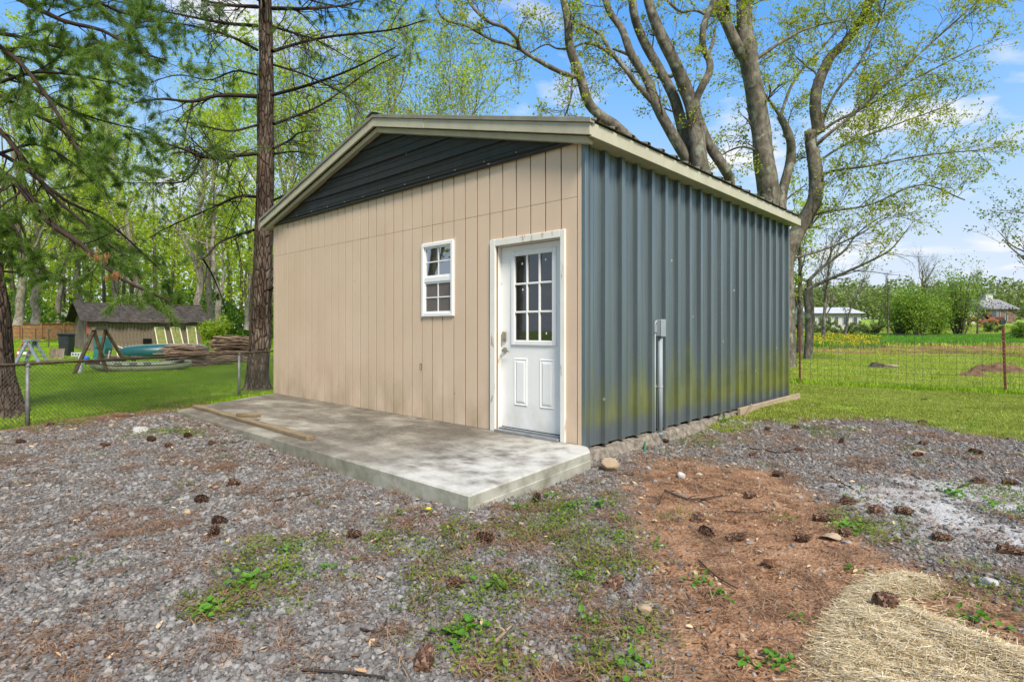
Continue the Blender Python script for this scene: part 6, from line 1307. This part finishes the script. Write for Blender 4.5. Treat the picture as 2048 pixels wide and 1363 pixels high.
# single weeds one can point at
WL = [(655, 1142, 1.7, 'broad green clump in the weed strip across the gravel'), (592, 1136, 1., 'small green clump left of the broad clump in the weed strip'), (985, 1172, 1.6, 'violet-like clump of round leaves below the concrete pad corner'), (905, 1275, 1.5, 'round-leaved clump on gravel near the forked stick'), (940, 1262, 1.4, 'leafy clump just above the forked stick'), (1270, 1275, 1.7, 'broad-leaved weed at the gravel and red dirt border'),
      (1265, 1330, 1.5, 'lower broad-leaved weed on the dirt border'), (1395, 1165, 1.2, 'green sprouts on red dirt beneath two pine cones'), (1437, 1192, 1.1, 'single round leaf on the red dirt'), (1555, 1330, 1.2, 'round leaf weed on dirt close to the straw mat'), (1600, 1240, 1.3, 'spreading green weed touching the straw mat edge'), (1490, 1330, 1.3, 'bright weed with round leaves in bottom dirt'), (1915, 1235, 1.0, 'small green weed right of the pine cone on straw'), (1700, 1140, .9, 'small seedling just above the straw mat'),
      (802, 1027, .9, 'dark grass tuft on gravel beside the dandelion'), (500, 912, 1.1, 'pale flat tuft on gravel near the pad edge'), (1985, 1010, 2., 'dense green clump on the pale dust patch'), (1310, 1093, 1.0, 'small green weed left of the red dirt')]
for i, (px, py, s, lab) in enumerate(WL):
    o = obj('weed_plant', bl_[i % 5], label=lab, cat='weed', group='broad-leaved weeds'); p = on_ground(px, py); o.location = [float(v) for v in p]; s *= .72; o.scale = (s, s, s); o.rotation_euler = (0, 0, i * 1.3)
p = on_ground(856, 1030); dn = empty('dandelion', p, 0, 'dandelion with one yellow head on the gravel by the pad edge', 'flower'); o = obj('leaves', bl_[1], dn); o.scale = (.9, .9, .9); m = MB(); m.tube([(0, 0, 0), (.005, 0, .045)], .0025, 5); m.tube([(.005, 0, .045), (.006, 0, .05), (.006, 0, .056)], [.008, .020, .012], 10); o = m.build('flower_head', M_yel, dn)
for px, py, h in ((1345, 868, .13), (1440, 840, .12), (1452, 845, .1), (1100, 1000, .06)):
    o = obj('weed_plant', bl_[px % 5], label={1345: 'small green weed growing against the metal wall right of the conduit', 1440: 'weed tuft at the wall foot near the stake', 1452: 'leafy weed between wall and stake', 1100: 'small weed at the foot of the pad right face'}[px], cat='weed', group='weeds along the shed'); o.location = [float(v) for v in on_ground(px, py)]; o.scale = (1.2, 1.2, 2.2)

# ------------------------------------------------------------------ pine cones
q = NM('cone_scale', .8, .2); q.col(q.ramp(q.isl(), [(0, (.045, .025, .018)), (.6, (.12, .065, .042)), (1, (.24, .15, .10))])); M_cone = q.m
def cone_mesh(seed, L, r0, n=85):
    r_ = np.random.default_rng(seed); V_ = []; T_ = []
    core = MB(); core.tube([(-L / 2, 0, 0), (-L * .3, 0, 0), (0, 0, 0), (L * .35, 0, 0), (L / 2, 0, 0)], [r0 * .25, r0 * .5, r0 * .5, r0 * .35, r0 * .08], 7); V_ = [np.array(v) for v in core.v]; Fq = list(core.f)
    for i in range(n):
        t = (i + .5) / n; a = i * 2.39996; rr_ = r0 * (.55 + .6 * math.sin(math.pi * min(1, t * .9 + .12)) ** .8) * (1.02 - .35 * t); x = -L / 2 + L * t; o_ = np.array([0, math.cos(a), math.sin(a)]); sd = np.array([0, -o_[2], o_[1]]); w = r0 * .36 * (1.1 - .5 * t); tip = np.array([x + L * .07, 0, 0]) + o_ * rr_; b = np.array([x, 0, 0]) + o_ * r0 * .3; k = len(V_); up_ = np.array([.012 * L / .13, 0, 0])
        V_ += [b - sd * w * .4, b + sd * w * .4, tip + sd * w - up_, tip - sd * w - up_, tip + o_ * r0 * .30 + up_ * .6]; Fq += [(k, k + 1, k + 2, k + 3), (k + 3, k + 2, k + 4)]
    me = bpy.data.meshes.new('pine_cone'); me.from_pydata([tuple(map(float, v)) for v in V_], [], Fq); me.materials.append(M_cone); return me
cones = [cone_mesh(1, .125, .030), cone_mesh(2, .10, .032), cone_mesh(3, .145, .028, 100)]
CN = [(1772, 1228, 1, 'dark pine cone lying on the straw mat'), (2025, 1103, 2, 'tan-brown pine cone at the edge of the pale dust'), (1650, 1037, 2, 'long dark cone lying alone on the red dirt'), (1500, 990, 0, 'round dark cone on red dirt just below the grey gravel'), (1414, 1067, 0, 'left one of two cones side by side on red dirt'), (1473, 1076, 2, 'right one of two cones side by side on red dirt'), (1397, 1036, 1, 'pale brown cone above the two side-by-side cones'),
      (1752, 1020, 0, 'cone left of the spiky cone on the dust'), (1810, 1023, 0, 'spiky open cone on the pale dust'), (1696, 1002, 0, 'cone in green weeds at the dust border'), (1958, 961, 0, 'black cone with a twig at the upper dust border'), (2020, 964, 0, 'blackish cone in weeds beyond the dust'), (1885, 1076, 0, 'half-buried cone in grey gravel below the dust'), (1690, 1066, 1, 'matted pale cone on dirt next to a tan leaf'), (1605, 1078, 1, 'very small brown cone on the red dirt'),
      (1683, 881, 1, 'upright cone on the dark gravel crest'), (1836, 908, 1, 'red-brown cone under a large tan leaf'), (1848, 884, 0, 'flattened dark cone on gravel above the tan leaf'), (1952, 902, 2, 'big dark cone at the right end of the gravel crest'), (1598, 897, 0, 'dark cone right of the black branch'), (1505, 908, 1, 'cone by the black branch on the gravel'), (1558, 948, 0, 'cone where gravel turns to red dirt'), (1592, 852, 1, 'cone at the grass border of the gravel crest'), (1535, 856, 1, 'cone in grass below the edging board'), (1845, 841, 0, 'cone at the grassy edge behind the gravel crest'), (1918, 821, 1, 'cone out on the mown grass'), (1848, 796, 0, 'cone on the mown grass close to the wire fence'),
      (1332, 880, 1, 'cone right of the conduit foot'), (1073, 999, 1, 'cone standing at the foot of the pad right face'), (970, 1078, 0, 'cone with a bent stalk below the pad corner'), (912, 1168, 0, 'reddish cone left of the violet-like clump'), (1230, 1168, 0, 'dark cone on the weedy ground left of the dirt'), (850, 1322, 0, 'cone at the very bottom of the gravel'), (708, 1071, 1, 'cone at the tip of the weed strip'), (440, 1042, 0, 'larger of two cones on open gravel, lying across'), (428, 1067, 1, 'reddish cone standing under the larger gravel cone'),
      (404, 1000, 1, 'dark round cone on open gravel above the reddish pair'), (467, 966, 1, 'dark round cone on gravel level with the pad middle'), (210, 888, 2, 'widest of the far gravel cones, a double-looking one'), (303, 877, 1, 'far gravel cone right of the widest one'), (336, 889, 1, 'far gravel cone nearest the small stick'), (376, 870, 1, 'far gravel cone closest to the pad'), (424, 885, 1, 'far gravel cone at the stick by the pad'), (42, 882, 0, 'cone in moss at the far left of the gravel'), (100, 846, 1, 'cone in needles by the fence post foot'), (1075, 1000, 1, '')]
for i, (px, py, k, lab) in enumerate(CN):
    if not lab: continue
    p = on_ground(px, py + 5); s = g.uniform(.8, 1.1) * (.8 if py < 910 else .95); o = obj('pine_cone', cones[k], label=lab, cat='pine cone', group='pine cones lying on the ground'); o.location = (p[0], p[1], p[2] + .024 + (.05 if px == 1772 else 0)); o.scale = (s, s, s); o.rotation_euler = (g.uniform(0, 6), g.uniform(-.15, .15) - (1.1 if 'upright' in lab or 'standing' in lab else 0), .75 + g.normal() * .6)

# ------------------------------------------------------------------ twigs, chips and single stones
M_dtwig = plain('dark_twig', (.055, .042, .035), .9, .1, 0, .3); M_ltwig = plain('pale_twig', (.33, .235, .16), .9, .1, 0, .3)
def twig(pts, r0, mat, label, forks=0, cat='twig', name='twig'):
    P = smooth_line([on_ground(*p[:2]) + UV * (r0 + .008 + (p[2] if len(p) > 2 else 0)) for p in pts], 10); m = MB(); m.tube(P, np.linspace(r0, r0 * .5, 10), 6)
    for k in range(forks):
        i = int(g.integers(2, 8)); d_ = unit(P[i] - P[i - 1] + unit(np.cross(P[i] - P[i - 1], UV)) * (.7 if k % 2 else -.7)); L = np.linalg.norm(P[-1] - P[0]) * .35; e = P[i] + d_ * L; e[2] = gz(*e[:2]) + .02; m.tube(smooth_line([P[i], (P[i] + e) / 2 + UV * .01, e], 5), np.linspace(r0 * .6, r0 * .25, 5), 5)
    return tag(m.build(name, mat), label, cat, 'fallen twigs')
twig([(545, 1006), (585, 997), (630, 990)], .007, M_dtwig, 'dark forked twig on open gravel below the pad', 2)
twig([(440, 888), (470, 886), (498, 880)], .007, M_dtwig, 'dark straight twig on gravel near the far end of the pad')
twig([(1500, 899), (1530, 903), (1560, 908), (1590, 900)], .009, M_dtwig, 'black branching twig on gravel near the metal wall', 3)
twig([(1330, 985), (1380, 1003), (1445, 995)], .010, M_dtwig, 'long bent brown twig on the red dirt', 2); twig([(1318, 1010), (1322, 998), (1330, 985)], .008, M_dtwig, 'short crooked twig left of the long bent one', 1)
twig([(1398, 1125), (1430, 1155), (1475, 1182)], .006, M_dtwig, 'thin twig slanting across the dirt among green sprouts'); twig([(1660, 955), (1690, 972), (1705, 980)], .006, M_dtwig, 'thin twig at the dust patch corner'); twig([(1915, 978), (1940, 970), (1958, 961)], .006, M_dtwig, 'twig stuck to the black cone')
twig([(990, 1291), (1005, 1276), (1022, 1258)], .0085, M_ltwig, 'stubby pale forked stick on the gravel', 1); twig([(950, 1045), (962, 1060), (978, 1070, .02)], .003, M_ltwig, 'thin bent stalk by the cone below the pad corner'); twig([(1450, 1025), (1500, 1028), (1545, 1022)], .005, M_dtwig, 'faint twig across the middle of the red dirt'); twig([(720, 1262), (760, 1268), (775, 1240)], .005, M_dtwig, 'curved twig by the green needle sprig'); twig([(600, 1345), (680, 1350), (770, 1360)], .006, M_dtwig, 'long thin twig along the bottom of the gravel')
a, b = on_ground(372, 1214), on_ground(446, 1206); a[2] += .016; b[2] += .016; timber('wood_chip', a, b, .05, .014, M_plank, 'flat grey splinter of wood on the gravel', 'wood chip')
twig([(446, 1214), (490, 1212), (525, 1218)], .006, M_dtwig, 'curved dark twig right of the grey wood splinter')
def boulder(name, px, py, r_, mat, label, seed, sq=(1, .85, .75), sink=.35):
    import bmesh
    bm = bmesh.new(); bmesh.ops.create_icosphere(bm, subdivisions=3, radius=1); rd_ = random.Random(seed); nm = [Vector((rd_.gauss(0, 1), rd_.gauss(0, 1), rd_.gauss(0, 1))).normalized() for _ in range(9)]
    for v in bm.verts:
        for q_ in nm:
            e = v.co.dot(q_) - .74
            if e > 0: v.co -= q_ * e
        v.co *= 1 + .05 * mnoise.noise(v.co * 3 + Vector((seed, 0, 0))); v.co = Vector((v.co.x * sq[0], v.co.y * sq[1], v.co.z * sq[2])) * r_
    me = bpy.data.meshes.new(name); bm.to_mesh(me); bm.free(); me.materials.append(mat); me.polygons.foreach_set('use_smooth', np.ones(len(me.polygons), bool)); p = on_ground(px, py); o = obj(name, me, label=label, cat='stone'); o.location = (p[0], p[1], p[2] + r_ * sq[2] * (1 - sink)); o.rotation_euler = (.1, -.15, seed); return o
M_rock = plain('tan_rock', (.36, .275, .18), .9, .2, 0, .3, 7, .5, 30); M_pale = plain('pale_rock', (.44, .42, .40), .9, .2, 0, .25, 8, .4, 30)
boulder('rock', 1219, 940, .095, M_rock, 'tan angular rock beside the concrete pad corner and metal wall', 4); boulder('flat_stone', 281, 864, .13, M_pale, 'flat pale stone half sunk in the gravel left of the pad', 9, (1, .7, .25), .5); boulder('concrete_lump', 676, 930, .15, M_conc, 'broken lump of concrete at the gravel edge of the pad', 12, (1, .55, .3), .5)
boulder('pale_stone', 1363, 955, .045, M_pale, 'small pale stone on the red dirt right of the tan rock', 15); boulder('white_stone', 1978, 1172, .05, M_pale, 'white stone in the green weeds near the straw mat', 18, (1, .8, .6), .4); boulder('ochre_stone', 1290, 1226, .04, M_rock, 'small ochre stone at the dirt border', 22); boulder('ochre_stone', 375, 1028, .03, M_rock, 'small ochre stone on open gravel', 23)
m = MB(); m.tube(smooth_line([on_ground(1289, 905) + UV * .015, on_ground(1292, 893) + UV * .07, on_ground(1305, 885) + UV * .08, on_ground(1314, 882) + UV * .02], 12), .009, 7); tag(m.build('hose_end', plain('green_hose', (.02, .20, .10), .4, .4)), 'stub of green hose sticking out at the conduit foot', 'hose')
m = MB(); c0 = on_ground(1840, 912); m.add([c0 + RV * -.09 + UV * .03, c0 - FV * .06 + UV * .05, c0 + RV * .10 + UV * .035, c0 + FV * .06 + UV * .06, c0 + UV * .035], [(0, 1, 4), (1, 2, 4), (2, 3, 4), (3, 0, 4)]); tag(m.build('tan_leaf', M_ltwig), 'large curled tan leaf on the gravel crest', 'leaf')
for px, py, lab in ((1660, 1078, 'pale tan leaf lying on the red dirt'), (1535, 1132, 'lobed brown oak leaf on the red dirt')):
    m = MB(); c0 = on_ground(px, py); k = 12; V_ = [c0 + UV * .02]; 
    for i in range(k): a = i / k * 6.28; r_ = .045 * (1 if py < 1100 else (1.2 if i % 2 else .6)); V_.append(c0 + RV * math.cos(a) * r_ * 1.5 + FV * math.sin(a) * r_ + UV * (.02 + .012 * math.sin(a * 2)))
    m.add(V_, [(0, 1 + i, 1 + (i + 1) % k) for i in range(k)]); tag(m.build('dry_leaf', M_ltwig if py < 1100 else M_crumb), lab, 'leaf')

# ------------------------------------------------------------------ straw mat in the corner
STR = gpoly([(1628, 1500), (1624, 1363), (1624, 1290), (1645, 1240), (1690, 1185), (1740, 1160), (1800, 1148), (1870, 1160), (1890, 1185), (1800, 1200), (1810, 1216), (1880, 1240), (1960, 1275), (2048, 1305), (2300, 1370), (2400, 1500), (2400, 1700), (1650, 1700)])
cs = STR.mean(0); sm = empty('straw_mat', (cs[0], cs[1], gz(*cs)), 0, 'netted straw erosion mat spread on the dirt in the near corner', 'straw mat')
bx0, by0 = STR.min(0); bx1, by1 = STR.max(0); nx = 110; xs = np.linspace(bx0, bx1, nx); ysx = np.linspace(by0, by1, nx); XX, YY = np.meshgrid(xs, ysx, indexing='ij'); fx, fy = XX.ravel(), YY.ravel(); sd_ = sd_poly(fx, fy, STR)
def mat_h(x, y, s): return ground_z(x, y) + .022 * sstep(-.03, .16, s) + .022 * np.exp(-((s - .18) / .14) ** 2) + .016 * wob(x * 7, y * 7) * sstep(0, .2, s)
q = NM('straw_base', .9, .15); q.col(q.ramp(q.noise(40, 5, q.scaled(q.pos, (1, 3, 1))), [(.3, (.17, .105, .045)), (.55, (.36, .25, .12)), (.75, (.55, .42, .23))])).bump(q.noise(70, 4), .8, .02); M_straw = q.m
VZ = mat_h(fx, fy, sd_); ok = sd_ > -.03; ii, jj = np.meshgrid(np.arange(nx - 1), np.arange(nx - 1), indexing='ij'); Qm = np.stack([ii * nx + jj, (ii + 1) * nx + jj, (ii + 1) * nx + jj + 1, ii * nx + jj + 1], -1).reshape(-1, 4); Qm = Qm[ok[Qm].all(1)]
VZ = np.where(sd_ < .0, ground_z(fx, fy) - .01, VZ); child(sm, obj('straw_sheet', raw_mesh('straw_sheet', np.stack([fx, fy, VZ], 1), Qm, smooth=True, mat=M_straw)))
n = 90000; x = g.uniform(bx0, bx1, n); y = g.uniform(by0, by1, n); s = sd_poly(x, y, STR); pxs = Xd(x, y); keep = (s > -.22) & (g.random(n) < np.maximum(sstep(-.06, .08, s), .05 * sstep(-.22, -.02, s))) & (pxs[1] < 3.9); x, y, s = x[keep], y[keep], s[keep]; n = len(x)
a_ = g.uniform(0, 6.28, n); a_ = np.where(g.random(n) < .5, g.normal(.5, .6, n), a_); L = g.uniform(.010, .042, n); c0 = np.stack([x, y, mat_h(x, y, np.maximum(s, 0)) + g.uniform(.002, .016, n)], 1); d_ = np.stack([np.cos(a_), np.sin(a_), g.normal(size=n) * .14], 1); sdv = np.stack([-np.sin(a_), np.cos(a_), g.normal(size=n) * .3], 1) * g.uniform(.0005, .0012, n)[:, None]
Vs = np.stack([c0 - d_ * L[:, None] - sdv, c0 + d_ * L[:, None] - sdv, c0 + d_ * L[:, None] + sdv, c0 - d_ * L[:, None] + sdv], 1).reshape(-1, 3)
q = NM('straw_strand', .6, .3); q.col(q.ramp(q.isl(), [(0, (.20, .13, .06)), (.3, (.44, .32, .16)), (.75, (.66, .53, .32)), (1, (.80, .70, .50))])); child(sm, obj('straw_strands', raw_mesh('straw_strands', Vs, np.arange(4 * n).reshape(-1, 4), mat=q.m), kind='stuff'))
b = Bunch(); M_net = plain('netting_string', (.50, .49, .38), .7, .2)
for ax in (0, 1):
    lo, hi = (bx0, bx1) if ax == 0 else (by0, by1)
    for t in np.arange(lo, hi, .033 if ax == 0 else .055):
        k = 60; u = np.linspace(by0 if ax == 0 else bx0, by1 if ax == 0 else bx1, k); xx = np.full(k, t) + .006 * np.sin(u * 23 + t * 40) if ax == 0 else u; yy = u if ax == 0 else np.full(k, t) + .006 * np.sin(u * 19 + t * 30); s = sd_poly(xx, yy, STR); ins = (s > .005) & (Xd(xx, yy)[1] < 3.6)
        i = 0
        while i < k:
            if ins[i]:
                j = i
                while j + 1 < k and ins[j + 1]: j += 1
                if j - i >= 3: P = np.stack([xx[i:j + 1], yy[i:j + 1], mat_h(xx[i:j + 1], yy[i:j + 1], s[i:j + 1]) + .014 + .004 * np.sin(np.arange(i, j + 1) * 1.7)], 1); b.add(smooth_line(P, 24), np.full(24, .0011), 3)
                i = j + 1
            else: i += 1
child(sm, obj('netting', b.mesh('netting', M_net), kind='stuff'))
